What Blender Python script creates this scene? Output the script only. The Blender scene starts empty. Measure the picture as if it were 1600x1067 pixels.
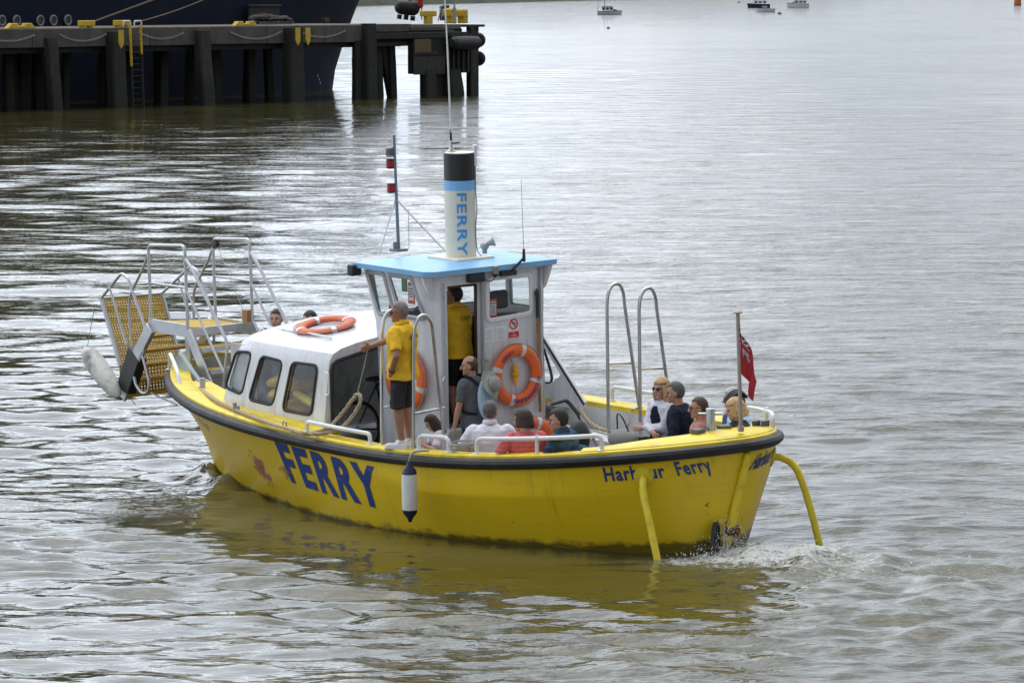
import bpy, bmesh, math, random
import numpy as np
from mathutils import Vector, Matrix, Quaternion

random.seed(7)
SC = bpy.context.scene
COL = SC.collection
R = math.radians

# ------------------------------------------------------------------ camera, sky, sun, exposure
FPX, CAM_H = 6700.0, 6.147                       # focal length in pixels of a 1600 px wide frame, eye height above the water
PITCH = math.atan((533.5 + 21.0) / FPX)
cam_data = bpy.data.cameras.new('camera')
cam = bpy.data.objects.new('camera', cam_data); COL.objects.link(cam)
cam.location = (0, 0, CAM_H)
cam.rotation_euler = (math.pi / 2 - PITCH, 0, 0)
cam_data.sensor_width = 36.0
cam_data.lens = FPX / 1600.0 * 36.0
cam_data.clip_start = 1.0
cam_data.clip_end = 20000.0
SC.camera = cam

SUN_EL, SUN_AZ = R(69), R(4)                     # sun veiled by cloud, ahead of the camera and high
world = bpy.data.worlds.new('World'); SC.world = world
world.use_nodes = True
wn = world.node_tree.nodes; wl = world.node_tree.links
for n in list(wn): wn.remove(n)
def wnode(t, **k):
    n = wn.new(t)
    for a, b in k.items(): setattr(n, a, b)
    return n
w_out = wnode('ShaderNodeOutputWorld'); w_bg = wnode('ShaderNodeBackground')
sky = wnode('ShaderNodeTexSky', sky_type='NISHITA', sun_disc=False, sun_elevation=SUN_EL, sun_rotation=SUN_AZ,
            altitude=0, air_density=1.0, dust_density=4.0, ozone_density=1.0)
hs = wnode('ShaderNodeHueSaturation'); hs.inputs['Saturation'].default_value = 0.25
wl.new(sky.outputs[0], hs.inputs['Color'])
tc = wnode('ShaderNodeTexCoord'); sep = wnode('ShaderNodeSeparateXYZ'); wl.new(tc.outputs['Generated'], sep.inputs[0])
zc = wnode('ShaderNodeMath', operation='MAXIMUM'); wl.new(sep.outputs['Z'], zc.inputs[0]); zc.inputs[1].default_value = 0.0
zp = wnode('ShaderNodeMath', operation='ADD'); wl.new(zc.outputs[0], zp.inputs[0]); zp.inputs[1].default_value = 0.10
dx = wnode('ShaderNodeMath', operation='DIVIDE'); wl.new(sep.outputs['X'], dx.inputs[0]); wl.new(zp.outputs[0], dx.inputs[1])
dy = wnode('ShaderNodeMath', operation='DIVIDE'); wl.new(sep.outputs['Y'], dy.inputs[0]); wl.new(zp.outputs[0], dy.inputs[1])
cmb = wnode('ShaderNodeCombineXYZ'); wl.new(dx.outputs[0], cmb.inputs[0]); wl.new(dy.outputs[0], cmb.inputs[1])
cn = wnode('ShaderNodeTexNoise'); cn.inputs['Scale'].default_value = 1.1; cn.inputs['Detail'].default_value = 5.0
cn.inputs['Roughness'].default_value = 0.55
wl.new(cmb.outputs[0], cn.inputs['Vector'])
ramp = wnode('ShaderNodeValToRGB')
ramp.color_ramp.elements[0].position = 0.36; ramp.color_ramp.elements[0].color = (3.5, 4.35, 5.7, 1)
ramp.color_ramp.elements[1].position = 0.66; ramp.color_ramp.elements[1].color = (8.9, 9.2, 9.6, 1)
wl.new(cn.outputs['Fac'], ramp.inputs['Fac'])
wmix = wnode('ShaderNodeMixRGB'); wmix.inputs['Fac'].default_value = 0.72
wl.new(hs.outputs[0], wmix.inputs['Color1']); wl.new(ramp.outputs['Color'], wmix.inputs['Color2'])
# cloud is brighter round the veiled sun and down to the horizon below it
dt = wnode('ShaderNodeVectorMath', operation='DOT_PRODUCT'); wl.new(tc.outputs['Generated'], dt.inputs[0])
dt.inputs[1].default_value = (math.sin(SUN_AZ) * .94, math.cos(SUN_AZ) * .94, .34)
dm = wnode('ShaderNodeMath', operation='MAXIMUM'); wl.new(dt.outputs['Value'], dm.inputs[0]); dm.inputs[1].default_value = 0.0
dpw = wnode('ShaderNodeMath', operation='POWER'); wl.new(dm.outputs[0], dpw.inputs[0]); dpw.inputs[1].default_value = 3.0
dmu = wnode('ShaderNodeMath', operation='MULTIPLY_ADD'); wl.new(dpw.outputs[0], dmu.inputs[0]); dmu.inputs[1].default_value = 0.22; dmu.inputs[2].default_value = 1.20
zr = wnode('ShaderNodeMapRange', interpolation_type='SMOOTHSTEP'); wl.new(sep.outputs['Z'], zr.inputs['Value'])
zr.inputs['From Min'].default_value = 0.10; zr.inputs['From Max'].default_value = 0.75; zr.inputs['To Min'].default_value = 0.0; zr.inputs['To Max'].default_value = -0.06
dsum = wnode('ShaderNodeMath', operation='ADD'); wl.new(dmu.outputs[0], dsum.inputs[0]); wl.new(zr.outputs[0], dsum.inputs[1]); dmu = dsum
# ... and duller behind the camera
yr = wnode('ShaderNodeMapRange', interpolation_type='SMOOTHSTEP'); wl.new(sep.outputs['Y'], yr.inputs['Value'])
yr.inputs['From Min'].default_value = -0.7; yr.inputs['From Max'].default_value = 0.6; yr.inputs['To Min'].default_value = 0.58; yr.inputs['To Max'].default_value = 1.06
ym = wnode('ShaderNodeMath', operation='MULTIPLY'); wl.new(dmu.outputs[0], ym.inputs[0]); wl.new(yr.outputs[0], ym.inputs[1]); dmu = ym
# the bank of cloud to the left is the brighter one
xr = wnode('ShaderNodeMapRange', interpolation_type='SMOOTHSTEP'); wl.new(sep.outputs['X'], xr.inputs['Value'])
xr.inputs['From Min'].default_value = 0.10; xr.inputs['From Max'].default_value = -0.10; xr.inputs['To Min'].default_value = 0.76; xr.inputs['To Max'].default_value = 1.70
xm = wnode('ShaderNodeMath', operation='MULTIPLY'); wl.new(dmu.outputs[0], xm.inputs[0]); wl.new(xr.outputs[0], xm.inputs[1]); dmu = xm
wsc = wnode('ShaderNodeVectorMath', operation='SCALE'); wl.new(wmix.outputs[0], wsc.inputs[0]); wl.new(dmu.outputs[0], wsc.inputs['Scale'])
wl.new(wsc.outputs[0], w_bg.inputs['Color']); w_bg.inputs['Strength'].default_value = 0.115
wl.new(w_bg.outputs[0], w_out.inputs['Surface'])

sun_d = bpy.data.lights.new('sun', 'SUN'); sun_d.energy = 1.1; sun_d.angle = R(60); sun_d.color = (1.0, 0.96, 0.9)
sun = bpy.data.objects.new('sun', sun_d); COL.objects.link(sun)
sd = Vector((math.sin(SUN_AZ) * math.cos(SUN_EL), math.cos(SUN_AZ) * math.cos(SUN_EL), math.sin(SUN_EL)))
sun.rotation_euler = sd.to_track_quat('Z', 'Y').to_euler()
SC.view_settings.view_transform = 'Standard'
try: SC.view_settings.look = 'None'
except Exception: pass
SC.view_settings.exposure = 0.33; SC.view_settings.gamma = 1.0; SC.view_settings.use_curve_mapping = False
SC.cycles.sample_clamp_indirect = 4.0
SC.cycles.max_bounces = 8

# ------------------------------------------------------------------ frames: world <-> photo <-> boat
_cp, _sp = math.cos(PITCH), math.sin(PITCH)
CR, CF, CU = np.array([1., 0, 0]), np.array([0, _cp, -_sp]), np.array([0, _sp, _cp])
CC = np.array([0, 0, CAM_H])
def ray(px, py): return (CR * (px - 800) + CF * FPX + CU * (533.5 - py)) / FPX
def at_z(px, py, z):
    d = ray(px, py); return CC + d * ((z - CAM_H) / d[2])
def at_y(px, py, y):
    d = ray(px, py); return CC + d * (y / d[1])
_th, _tr, _he = R(51.8), R(1.9), R(2.6)           # heading of the ferry, bow-up trim, list to port
_fw = np.array([-math.cos(_th), math.sin(_th), 0]); _pt = np.array([-math.sin(_th), -math.cos(_th), 0]); _up = np.array([0, 0, 1.])
_o = at_z(800, 815, 0) + _fw * -.13 + _pt * -.32
_up2 = _up * math.cos(_he) + _pt * math.sin(_he); _pt2 = _pt * math.cos(_he) - _up * math.sin(_he)
_fw3 = _fw * math.cos(_tr) + _up2 * math.sin(_tr); _up3 = _up2 * math.cos(_tr) - _fw * math.sin(_tr)
BB = np.array([_fw3, _pt2, _up3]).T
BM = Matrix([[*BB[i], _o[i]] for i in range(3)] + [[0, 0, 0, 1]])
def bpx(px, py, ax, val):
    """measured point of the photo on the boat plane axis=val, in boat metres (x to the bow, y to port, z up)"""
    o = BB.T @ (CC - _o); d = BB.T @ ray(px, py); t = (val - o[ax]) / d[ax]; q = o + d * t
    return Vector(q)
def b2w(p): return BM @ Vector(p)

# ------------------------------------------------------------------ materials
MATS = {}
class NT:
    def __init__(s, m): s.m = m; s.n = m.node_tree.nodes; s.l = m.node_tree.links
    def node(s, t, **k):
        n = s.n.new(t)
        for a, b in k.items(): setattr(n, a, b)
        return n
    def link(s, a, b): s.l.new(a, b)
    def math(s, op, a, b=None, clamp=False):
        n = s.node('ShaderNodeMath', operation=op); n.use_clamp = clamp
        for i, v in enumerate((a, b)):
            if v is None: continue
            if isinstance(v, (int, float)): n.inputs[i].default_value = v
            else: s.link(v, n.inputs[i])
        return n.outputs[0]
    def noise(s, vec, scale, detail=4, rough=.55):
        n = s.node('ShaderNodeTexNoise'); n.inputs['Scale'].default_value = scale; n.inputs['Detail'].default_value = detail
        n.inputs['Roughness'].default_value = rough
        if vec is not None: s.link(vec, n.inputs['Vector'])
        return n.outputs['Fac']
    def mapping(s, vec, loc=(0, 0, 0), rot=(0, 0, 0), scale=(1, 1, 1)):
        n = s.node('ShaderNodeMapping'); n.inputs['Location'].default_value = loc; n.inputs['Rotation'].default_value = rot
        n.inputs['Scale'].default_value = scale; s.link(vec, n.inputs['Vector']); return n.outputs[0]
    def ramp(s, fac, stops):
        n = s.node('ShaderNodeValToRGB'); e = n.color_ramp.elements
        while len(e) < len(stops): e.new(.5)
        for i, (p, c) in enumerate(stops):
            e[i].position = p; e[i].color = (c, c, c, 1) if isinstance(c, (int, float)) else (*c, 1)
        s.link(fac, n.inputs['Fac']); return n.outputs['Color']
    def mix(s, fac, a, b):
        n = s.node('ShaderNodeMixRGB')
        if isinstance(fac, (int, float)): n.inputs['Fac'].default_value = fac
        else: s.link(fac, n.inputs['Fac'])
        for i, v in ((1, a), (2, b)):
            if isinstance(v, (tuple, list)): n.inputs[i].default_value = (*v[:3], 1)
            else: s.link(v, n.inputs[i])
        return n.outputs['Color']
def newmat(name):
    m = bpy.data.materials.new(name); m.use_nodes = True
    t = NT(m); b = t.n['Principled BSDF']
    MATS[name] = m
    return m, t, b
def pmat(name, col, rough=.5, metal=0., var=.12, scale=6., bump=0., bscale=40., dirt=None, damt=.5, dscale=3., stretch=(1, 1, 1), coat=0., spec=None, rvar=.12):
    """paint / cloth / metal with uneven tone, gloss and, if asked, patches of dirt"""
    m, t, b = newmat(name)
    tc = t.node('ShaderNodeTexCoord').outputs['Object']
    v = t.mapping(tc, scale=stretch)
    n = t.noise(v, scale, 5)
    lo = tuple(c * (1 - var) for c in col); hi = tuple(min(1, c * (1 + var)) for c in col)
    c = t.mix(t.ramp(n, [(.3, 0.), (.7, 1.)]), lo, hi)
    if dirt:
        d = t.ramp(t.noise(v, dscale, 6, .65), [(.5, 0.), (.72, damt)])
        c = t.mix(d, c, dirt)
    t.link(c, b.inputs['Base Color'])
    rr = t.math('ADD', t.math('MULTIPLY', n, rvar * 2), rough - rvar, True)
    t.link(rr, b.inputs['Roughness'])
    b.inputs['Metallic'].default_value = metal
    if coat: b.inputs['Coat Weight'].default_value = coat; b.inputs['Coat Roughness'].default_value = .15
    if spec is not None: b.inputs['Specular IOR Level'].default_value = spec
    if bump:
        bn = t.node('ShaderNodeBump'); bn.inputs['Strength'].default_value = bump; bn.inputs['Distance'].default_value = .01
        t.link(t.noise(v, bscale, 4), bn.inputs['Height']); t.link(bn.outputs[0], b.inputs['Normal'])
    return m

M_white = pmat('white_gelcoat', (.66, .67, .69), .3, var=.07, dirt=(.34, .32, .27), damt=.6, dscale=2.2, stretch=(2.4, 2.4, .4), coat=.2)
M_white_rail = pmat('white_painted_tube', (.72, .72, .72), .35, var=.06)
M_grey_liner = pmat('grey_deck_paint', (.42, .43, .43), .6, var=.12, dirt=(.2, .19, .17), damt=.5)
M_liner = pmat('pale_liner_paint', (.55, .56, .56), .55, var=.08, dirt=(.25, .23, .2), damt=.5)
M_floor = pmat('dark_deck_covering', (.16, .16, .165), .8, var=.2, scale=12)
M_yellow = pmat('yellow_deck_paint', (.74, .56, .02), .45, var=.1, dirt=(.25, .17, .05), damt=.55, dscale=4)
M_yellow_tube = pmat('yellow_painted_tube', (.74, .58, .03), .4, var=.08, dirt=(.2, .12, .03), damt=.5, dscale=9)
M_black = pmat('black_rubber', (.013, .013, .014), .6, var=.25, dirt=(.05, .048, .045), damt=.5, dscale=5, bump=.2)
M_blackp = pmat('black_plastic', (.02, .02, .022), .4, var=.2)
M_blue_roof = pmat('sky_blue_paint', (.22, .47, .74), .38, var=.05, dirt=(.3, .42, .5), damt=.4, dscale=2)
M_cream = pmat('cream_paint', (.72, .68, .55), .4, var=.04, dirt=(.5, .42, .3), damt=.25)
M_blacktop = pmat('black_paint', (.015, .015, .017), .45, var=.2)
M_blueband = pmat('light_blue_paint', (.2, .47, .78), .4, var=.04)
M_textblue = pmat('bright_blue_lettering', (.05, .3, .68), .45, var=.05)
M_steel = pmat('stainless_tube', (.5, .5, .5), .3, 1., var=.1)
M_alu = pmat('aluminium_tube', (.5, .51, .53), .4, .85, var=.12, dirt=(.3, .3, .28), damt=.3)
M_galv = pmat('galvanised_metal', (.36, .37, .38), .5, .6, var=.15, dirt=(.2, .19, .18), damt=.5)
M_wood = pmat('weathered_wood', (.3, .16, .07), .6, var=.2, stretch=(8, 8, 1))
M_orange = pmat('orange_lifebuoy_skin', (.75, .13, .022), .5, var=.08, scale=9)
M_orange_old = pmat('faded_orange_skin', (.6, .13, .05), .6, var=.12, scale=9, dirt=(.3, .12, .08), damt=.5)
M_tape = pmat('reflective_tape', (.6, .62, .62), .35, .1, var=.1, scale=30)
M_rope = pmat('hemp_rope', (.42, .34, .23), .85, var=.25, scale=60, bump=.6, bscale=120)
M_rope_thin = pmat('grey_cord', (.3, .29, .27), .85, var=.2)
M_fender = pmat('scuffed_white_vinyl', (.66, .65, .6), .5, var=.08, dirt=(.06, .06, .055), damt=.9, dscale=3.5)
M_fender2 = pmat('clean_white_vinyl', (.72, .71, .67), .45, var=.06, dirt=(.4, .35, .28), damt=.4)
M_navy = pmat('navy_ship_paint', (.006, .010, .024), .75, spec=.15, var=.2, scale=.6, dirt=(.02, .024, .034), damt=.5, dscale=.4)
M_dark_paper = pmat('brown_door_wood', (.05, .022, .014), .5, var=.2)
M_paper = pmat('white_paper', (.75, .75, .76), .7, var=.03)
M_red = pmat('red_paint', (.6, .03, .03), .5, var=.08)
M_redflag = pmat('red_bunting', (.43, .02, .027), .8, var=.08)
M_navyflag = pmat('navy_bunting', (.012, .018, .09), .8, var=.08)
M_whiteflag = pmat('white_bunting', (.7, .7, .7), .8, var=.05)
M_ink = pmat('print_ink', (.1, .1, .12), .7, var=.1)
M_green = pmat('green_plastic', (.02, .2, .06), .5)
M_seat = pmat('dark_seat_vinyl', (.025, .027, .032), .6, var=.2)
M_rust = pmat('rusty_metal', (.12, .05, .018), .8, var=.4, scale=14, dirt=(.05, .02, .01), damt=.8, dscale=10)
M_cellyellow = pmat('worn_yellow_grip', (.5, .32, .04), .75, var=.2, scale=15, dirt=(.2, .16, .1), damt=.6, dscale=6)
M_bikeblack = pmat('black_rubber_tyre', (.015, .015, .016), .6)
def _pile_mat(name, dry):
    m, t, b = newmat(name)
    tc = t.node('ShaderNodeTexCoord').outputs['Object']; sp = t.node('ShaderNodeSeparateXYZ'); t.link(tc, sp.inputs[0]); z = sp.outputs['Z']
    g = t.noise(t.mapping(tc, scale=(5, 5, .5)), 2.0, 6, .65); n = t.noise(t.mapping(tc, scale=(1, 1, 1.6)), 1.6, 7, .7)
    c = t.mix(t.ramp(g, [(.35, 0.), (.7, 1.)]), tuple(q * .5 for q in dry), tuple(q * 1.7 for q in dry))
    lv = t.math('ADD', z, t.math('MULTIPLY', t.math('SUBTRACT', n, .5), 1.9))
    weed = t.ramp(t.math('MULTIPLY', lv, .25), [(.30, 1.), (.42, 0.)])                # weed and slime up to the tide mark
    c = t.mix(t.math('MULTIPLY', weed, .9), c, (.012, .014, .007))
    barn = t.math('MULTIPLY', t.ramp(t.noise(tc, 9, 5, .7), [(.56, 0.), (.68, .55)]), t.ramp(t.math('MULTIPLY', lv, .25), [(.22, 0.), (.34, 1.), (.5, 0.)]))
    c = t.mix(barn, c, (.11, .105, .09))
    t.link(c, b.inputs['Base Color']); t.link(t.math('ADD', t.math('MULTIPLY', n, .3), .6), b.inputs['Roughness'])
    bn = t.node('ShaderNodeBump'); bn.inputs['Strength'].default_value = .8; bn.inputs['Distance'].default_value = .03
    t.link(t.math('ADD', g, n), bn.inputs['Height']); t.link(bn.outputs[0], b.inputs['Normal']); return m
M_letter = None

def _hull_mat():
    m, t, b = newmat('yellow_hull_paint')
    tc = t.node('ShaderNodeTexCoord').outputs['Object']
    sp = t.node('ShaderNodeSeparateXYZ'); t.link(tc, sp.inputs[0])
    x, z = sp.outputs['X'], sp.outputs['Z']
    n1 = t.noise(tc, 2.2, 5)
    c = t.mix(n1, (.75, .505, .007), (.81, .565, .011))
    # grime rising unevenly from the waterline (which lies lower in boat height towards the bow)
    wz = t.math('ADD', z, t.math('MULTIPLY', x, .033))
    nn = t.noise(t.mapping(tc, scale=(1.6, 1.6, 3.0)), 2.6, 8, .72)
    lvl = t.math('SUBTRACT', wz, t.math('MULTIPLY', nn, .26))
    alg = t.ramp(t.math('ADD', lvl, .5), [(.47, 1.), (.53, 0.)])
    c = t.mix(t.math('MULTIPLY', alg, .95), c, (.025, .022, .008))
    # soft brown film on the lower hull
    film = t.ramp(t.math('ADD', wz, t.math('MULTIPLY', t.noise(tc, 3.3, 6), .4)), [(.2, .32), (.7, 0.)])
    c = t.mix(film, c, (.36, .26, .02))
    # rust runs: vertical streaks in some places of the length
    st = t.noise(t.mapping(tc, scale=(9, 2, .55)), 1.0, 5, .6)
    pl = t.noise(t.mapping(tc, loc=(3.4, 0, 0), scale=(.9, .2, .1)), 1.0, 2)
    rs = t.math('MULTIPLY', t.ramp(st, [(.56, 0.), (.72, 1.)]), t.ramp(pl, [(.52, 0.), (.62, .7)]))
    c = t.mix(rs, c, (.34, .12, .012))
    # long horizontal rub marks and thin dark runs below the strake
    rub = t.ramp(t.noise(t.mapping(tc, scale=(1.3, 1.3, 22)), 1.0, 5, .7), [(.60, 0.), (.72, .5)])
    c = t.mix(rub, c, (.38, .29, .04))
    run = t.math('MULTIPLY', t.ramp(t.noise(t.mapping(tc, loc=(7, 0, 0), scale=(16, 3, .4)), 1.0, 4, .6), [(.58, 0.), (.75, .55)]), t.ramp(z, [(.55, 0.), (.95, 1.)]))
    c = t.mix(run, c, (.24, .18, .04))
    # scattered chips and scuffs
    ch = t.ramp(t.noise(tc, 16, 6, .7), [(.70, 0.), (.74, .8)])
    c = t.mix(ch, c, (.16, .07, .03))
    # red primer showing where the paint is torn, forward of and on the lettering, and by the stern gear
    for (cx, cz, rx, rz, col, thr) in ((3.15, .42, .32, .28, (.30, .07, .06), .475), (2.42, .52, .24, .24, (.36, .07, .04), .535), (1.7, .42, .3, .12, (.36, .06, .04), .62),
                                        (4.6, .75, .5, .2, (.1, .07, .03), .58), (-3.3, .5, .13, .4, (.13, .045, .015), .66)):
        d = t.mapping(tc, loc=(-cx / rx, 0, -cz / rz), scale=(1 / rx, 0, 1 / rz))
        ln = t.node('ShaderNodeVectorMath', operation='LENGTH'); t.link(d, ln.inputs[0])
        msk = t.math('SUBTRACT', 1.0, ln.outputs['Value'], True)
        nz = t.noise(t.mapping(tc, loc=(cx, cz, 0)), 9, 6, .7)
        f = t.ramp(t.math('ADD', nz, t.math('MULTIPLY', msk, .28)), [(thr + .12, 0.), (thr + .16, .9)])
        f = t.math('MULTIPLY', f, t.ramp(msk, [(.02, 0.), (.2, 1.)]))
        c = t.mix(f, c, col)
    t.link(c, b.inputs['Base Color'])
    t.link(t.math('ADD', t.math('MULTIPLY', n1, .2), .28), b.inputs['Roughness'])
    bn = t.node('ShaderNodeBump'); bn.inputs['Strength'].default_value = .25; bn.inputs['Distance'].default_value = .02
    t.link(t.noise(tc, 1.6, 3), bn.inputs['Height']); t.link(bn.outputs[0], b.inputs['Normal'])
    return m
M_hull = _hull_mat()

def _letter_mat():
    m, t, b = newmat('worn_blue_lettering')
    tc = t.node('ShaderNodeTexCoord').outputs['Object']
    n = t.noise(tc, 3, 4)
    c = t.mix(n, (.012, .04, .2), (.018, .055, .25))
    w = t.ramp(t.noise(tc, 7, 7, .75), [(.66, 0.), (.69, 1.)])
    c = t.mix(w, c, (.6, .44, .02))
    t.link(c, b.inputs['Base Color']); b.inputs['Roughness'].default_value = .5
    return m
M_letter = _letter_mat()

def _glass_mat():
    m = bpy.data.materials.new('window_glass'); m.use_nodes = True
    t = NT(m)
    for n in list(t.n): t.n.remove(n)
    o = t.node('ShaderNodeOutputMaterial'); mx = t.node('ShaderNodeMixShader')
    tr = t.node('ShaderNodeBsdfTransparent'); tr.inputs[0].default_value = (.86, .89, .89, 1)
    gl = t.node('ShaderNodeBsdfGlossy'); gl.inputs['Roughness'].default_value = .03
    fr = t.node('ShaderNodeLayerWeight'); fr.inputs['Blend'].default_value = .5
    tc = t.node('ShaderNodeTexCoord').outputs['Object']
    d = t.math('MULTIPLY', t.ramp(t.noise(tc, 5, 6), [(.45, 0.), (.8, 1.)]), .05)
    fz = t.math('ADD', t.math('MULTIPLY', t.math('POWER', fr.outputs['Facing'], 4.0), .8), .05)
    t.link(t.math('ADD', fz, d, True), mx.inputs[0]); t.link(tr.outputs[0], mx.inputs[1]); t.link(gl.outputs[0], mx.inputs[2])
    t.link(mx.outputs[0], o.inputs[0])
    return m
M_glass = _glass_mat()

def _stripe_mat(name, base, band, freq, axis='Z', duty=.5, rough=.85, base2=None):
    """woven cloth with stripes running round the body"""
    m, t, b = newmat(name)
    tc = t.node('ShaderNodeTexCoord').outputs['Object']
    sp = t.node('ShaderNodeSeparateXYZ'); t.link(tc, sp.inputs[0])
    wob = t.math('MULTIPLY', t.noise(tc, 4, 3), .03)
    def bandmask(ax, fr, du):
        f = t.math('FRACT', t.math('MULTIPLY', t.math('ADD', sp.outputs[ax], wob), fr))
        return t.math('LESS_THAN', f, du)
    c = t.mix(bandmask(axis, freq, duty), base, band)
    if base2 is not None:
        mm = t.math('MULTIPLY', bandmask('Y', freq, duty), .6); c = t.mix(mm, c, base2)
    t.link(c, b.inputs['Base Color']); b.inputs['Roughness'].default_value = rough
    return m

# ------------------------------------------------------------------ mesh building
def rot_to(d, up=(0, 0, 1)):
    d = Vector(d).normalized(); u = Vector(up)
    if abs(d.dot(u)) > .98: u = Vector((1, 0, 0))
    x = u.cross(d).normalized(); y = d.cross(x)
    return Matrix((x, y, d)).transposed()
def fillet(pts, r, n=6):
    P = [Vector(p) for p in pts]; out = [P[0]]
    for i in range(1, len(P) - 1):
        a, b, c = P[i - 1], P[i], P[i + 1]
        u = (a - b); v = (c - b); lu, lv = u.length, v.length
        k = min(r, lu * .49, lv * .49)
        p0 = b + u.normalized() * k; p1 = b + v.normalized() * k
        for j in range(n + 1):
            s = j / n; out.append(p0 * (1 - s) ** 2 + b * 2 * s * (1 - s) + p1 * s * s)
    out.append(P[-1]); return out
def smooth_path(pts, n=8):
    P = [Vector(p) for p in pts]; P = [P[0] * 2 - P[1]] + P + [P[-1] * 2 - P[-2]]; out = []
    for i in range(1, len(P) - 2):
        for j in range(n):
            s = j / n; a, b, c, d = P[i - 1:i + 3]
            out.append(.5 * ((2 * b) + (c - a) * s + (2 * a - 5 * b + 4 * c - d) * s * s + (3 * b - a - 3 * c + d) * s ** 3))
    out.append(P[-2]); return out
class MB:
    def __init__(s): s.v = []; s.f = []; s.m = []
    def add(s, vs, fs, mi=0):
        o = len(s.v); s.v += [Vector(v) for v in vs]
        for f in fs: s.f.append([i + o for i in f]); s.m.append(mi)
        return s
    def box(s, c, d, rot=None, mi=0, taper=1.0):
        c = Vector(c); vs = []
        for z in (-1, 1):
            k = taper if z > 0 else 1
            for y in (-1, 1):
                for x in (-1, 1):
                    p = Vector((x * d[0] / 2 * k, y * d[1] / 2 * k, z * d[2] / 2))
                    vs.append(c + (rot @ p if rot else p))
        return s.add(vs, [(0, 2, 3, 1), (4, 5, 7, 6), (0, 1, 5, 4), (2, 6, 7, 3), (0, 4, 6, 2), (1, 3, 7, 5)], mi)
    def loft(s, rings, closed=True, cap0=True, cap1=True, mi=0):
        n = len(rings[0]); vs = [p for r in rings for p in r]; fs = []
        for i in range(len(rings) - 1):
            for j in range(n if closed else n - 1):
                k = (j + 1) % n
                fs.append((i * n + j, i * n + k, (i + 1) * n + k, (i + 1) * n + j))
        if cap0 and closed: fs.append(tuple(range(n))[::-1])
        if cap1 and closed: fs.append(tuple((len(rings) - 1) * n + j for j in range(n)))
        return s.add(vs, fs, mi)
    def tube(s, pts, r, n=10, closed=False, caps=True, mi=0, flat=1.0):
        P = [Vector(p) for p in pts]; N = len(P)
        rr = [r] * N if isinstance(r, (int, float)) else list(r)
        T = []
        for i in range(N):
            a = P[(i - 1) % N] if (closed or i > 0) else P[i]; b = P[(i + 1) % N] if (closed or i < N - 1) else P[i]
            d = b - a; T.append(d.normalized() if d.length > 1e-9 else Vector((0, 0, 1)))
        u = Vector((0, 0, 1)) if abs(T[0].z) < .9 else Vector((1, 0, 0))
        u = (u - T[0] * u.dot(T[0])).normalized(); rings = []
        for i in range(N):
            u = (u - T[i] * u.dot(T[i])); u = u.normalized() if u.length > 1e-6 else Vector((1, 0, 0))
            w = T[i].cross(u)
            rings.append([P[i] + (u * math.cos(2 * math.pi * k / n) * flat + w * math.sin(2 * math.pi * k / n)) * rr[i] for k in range(n)])
        if closed: rings.append(rings[0])
        return s.loft(rings, True, caps and not closed, caps and not closed, mi)
    def caps(s, a, b, ra, rb, n=10, mi=0):
        """capsule from a to b"""
        a, b = Vector(a), Vector(b); d = (b - a); L = d.length; d = d.normalized() if L > 1e-6 else Vector((0, 0, 1))
        pts, rs = [], []
        for t in (0.02, .3, .6, .85): 
            ang = t * math.pi / 2; pts.append(a - d * ra * math.cos(ang)); rs.append(ra * math.sin(ang))
        pts += [a, b]; rs += [ra, rb]
        for t in (.85, .6, .3, .02):
            ang = t * math.pi / 2; pts.append(b + d * rb * math.cos(ang)); rs.append(rb * math.sin(ang))
        return s.tube(pts, rs, n, mi=mi)
    def ell(s, c, r, rot=None, n=14, m=9, mi=0):
        c = Vector(c); rings = []
        for i in range(m + 1):
            a = -math.pi / 2 + math.pi * (.03 + .94 * i / m)
            ring = []
            for j in range(n):
                b = 2 * math.pi * j / n
                p = Vector((r[0] * math.cos(a) * math.cos(b), r[1] * math.cos(a) * math.sin(b), r[2] * math.sin(a)))
                ring.append(c + (rot @ p if rot else p))
            rings.append(ring)
        return s.loft(rings, mi=mi)
    def lathe(s, prof, c=(0, 0, 0), rot=None, n=24, mi=0):
        c = Vector(c); rings = []
        for r, z in prof:
            ring = []
            for j in range(n):
                b = 2 * math.pi * j / n; p = Vector((r * math.cos(b), r * math.sin(b), z)); ring.append(c + (rot @ p if rot else p))
            rings.append(ring)
        return s.loft(rings, mi=mi)
    def torus(s, c, Rr, r, rot=None, n=48, m=14, a0=0, a1=2 * math.pi, mi=0, flat=1.0):
        c = Vector(c); full = abs(a1 - a0 - 2 * math.pi) < 1e-6; rings = []
        for i in range(n + (1 if True else 0)):
            a = a0 + (a1 - a0) * i / n; ring = []
            for j in range(m):
                b = 2 * math.pi * j / m
                p = Vector(((Rr + r * math.cos(b)) * math.cos(a), (Rr + r * math.cos(b)) * math.sin(a), r * flat * math.sin(b)))
                ring.append(c + (rot @ p if rot else p))
            rings.append(ring)
        return s.loft(rings, True, not full, not full, mi)
    def prism(s, out, o, u, v, t, mi=0):
        o, u, v = Vector(o), Vector(u).normalized(), Vector(v).normalized(); w = u.cross(v) * t
        a = [o + u * p[0] + v * p[1] for p in out]; n = len(out)
        fs = [tuple(range(n))[::-1], tuple(range(n, 2 * n))] + [(i, (i + 1) % n, (i + 1) % n + n, i + n) for i in range(n)]
        return s.add(a + [p + w for p in a], fs, mi)
    def mesh(s, name, mats, ang=35, fix=True):
        me = bpy.data.meshes.new(name); me.from_pydata([tuple(p) for p in s.v], [], s.f)
        mats = mats if isinstance(mats, (list, tuple)) else [mats]
        for m in mats: me.materials.append(m)
        me.polygons.foreach_set('material_index', s.m)
        if fix:
            bm = bmesh.new(); bm.from_mesh(me); bmesh.ops.recalc_face_normals(bm, faces=bm.faces); bm.to_mesh(me); bm.free()
        me.polygons.foreach_set('use_smooth', [True] * len(me.polygons))
        me.set_sharp_from_angle(angle=R(ang)); me.update(); return me
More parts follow.
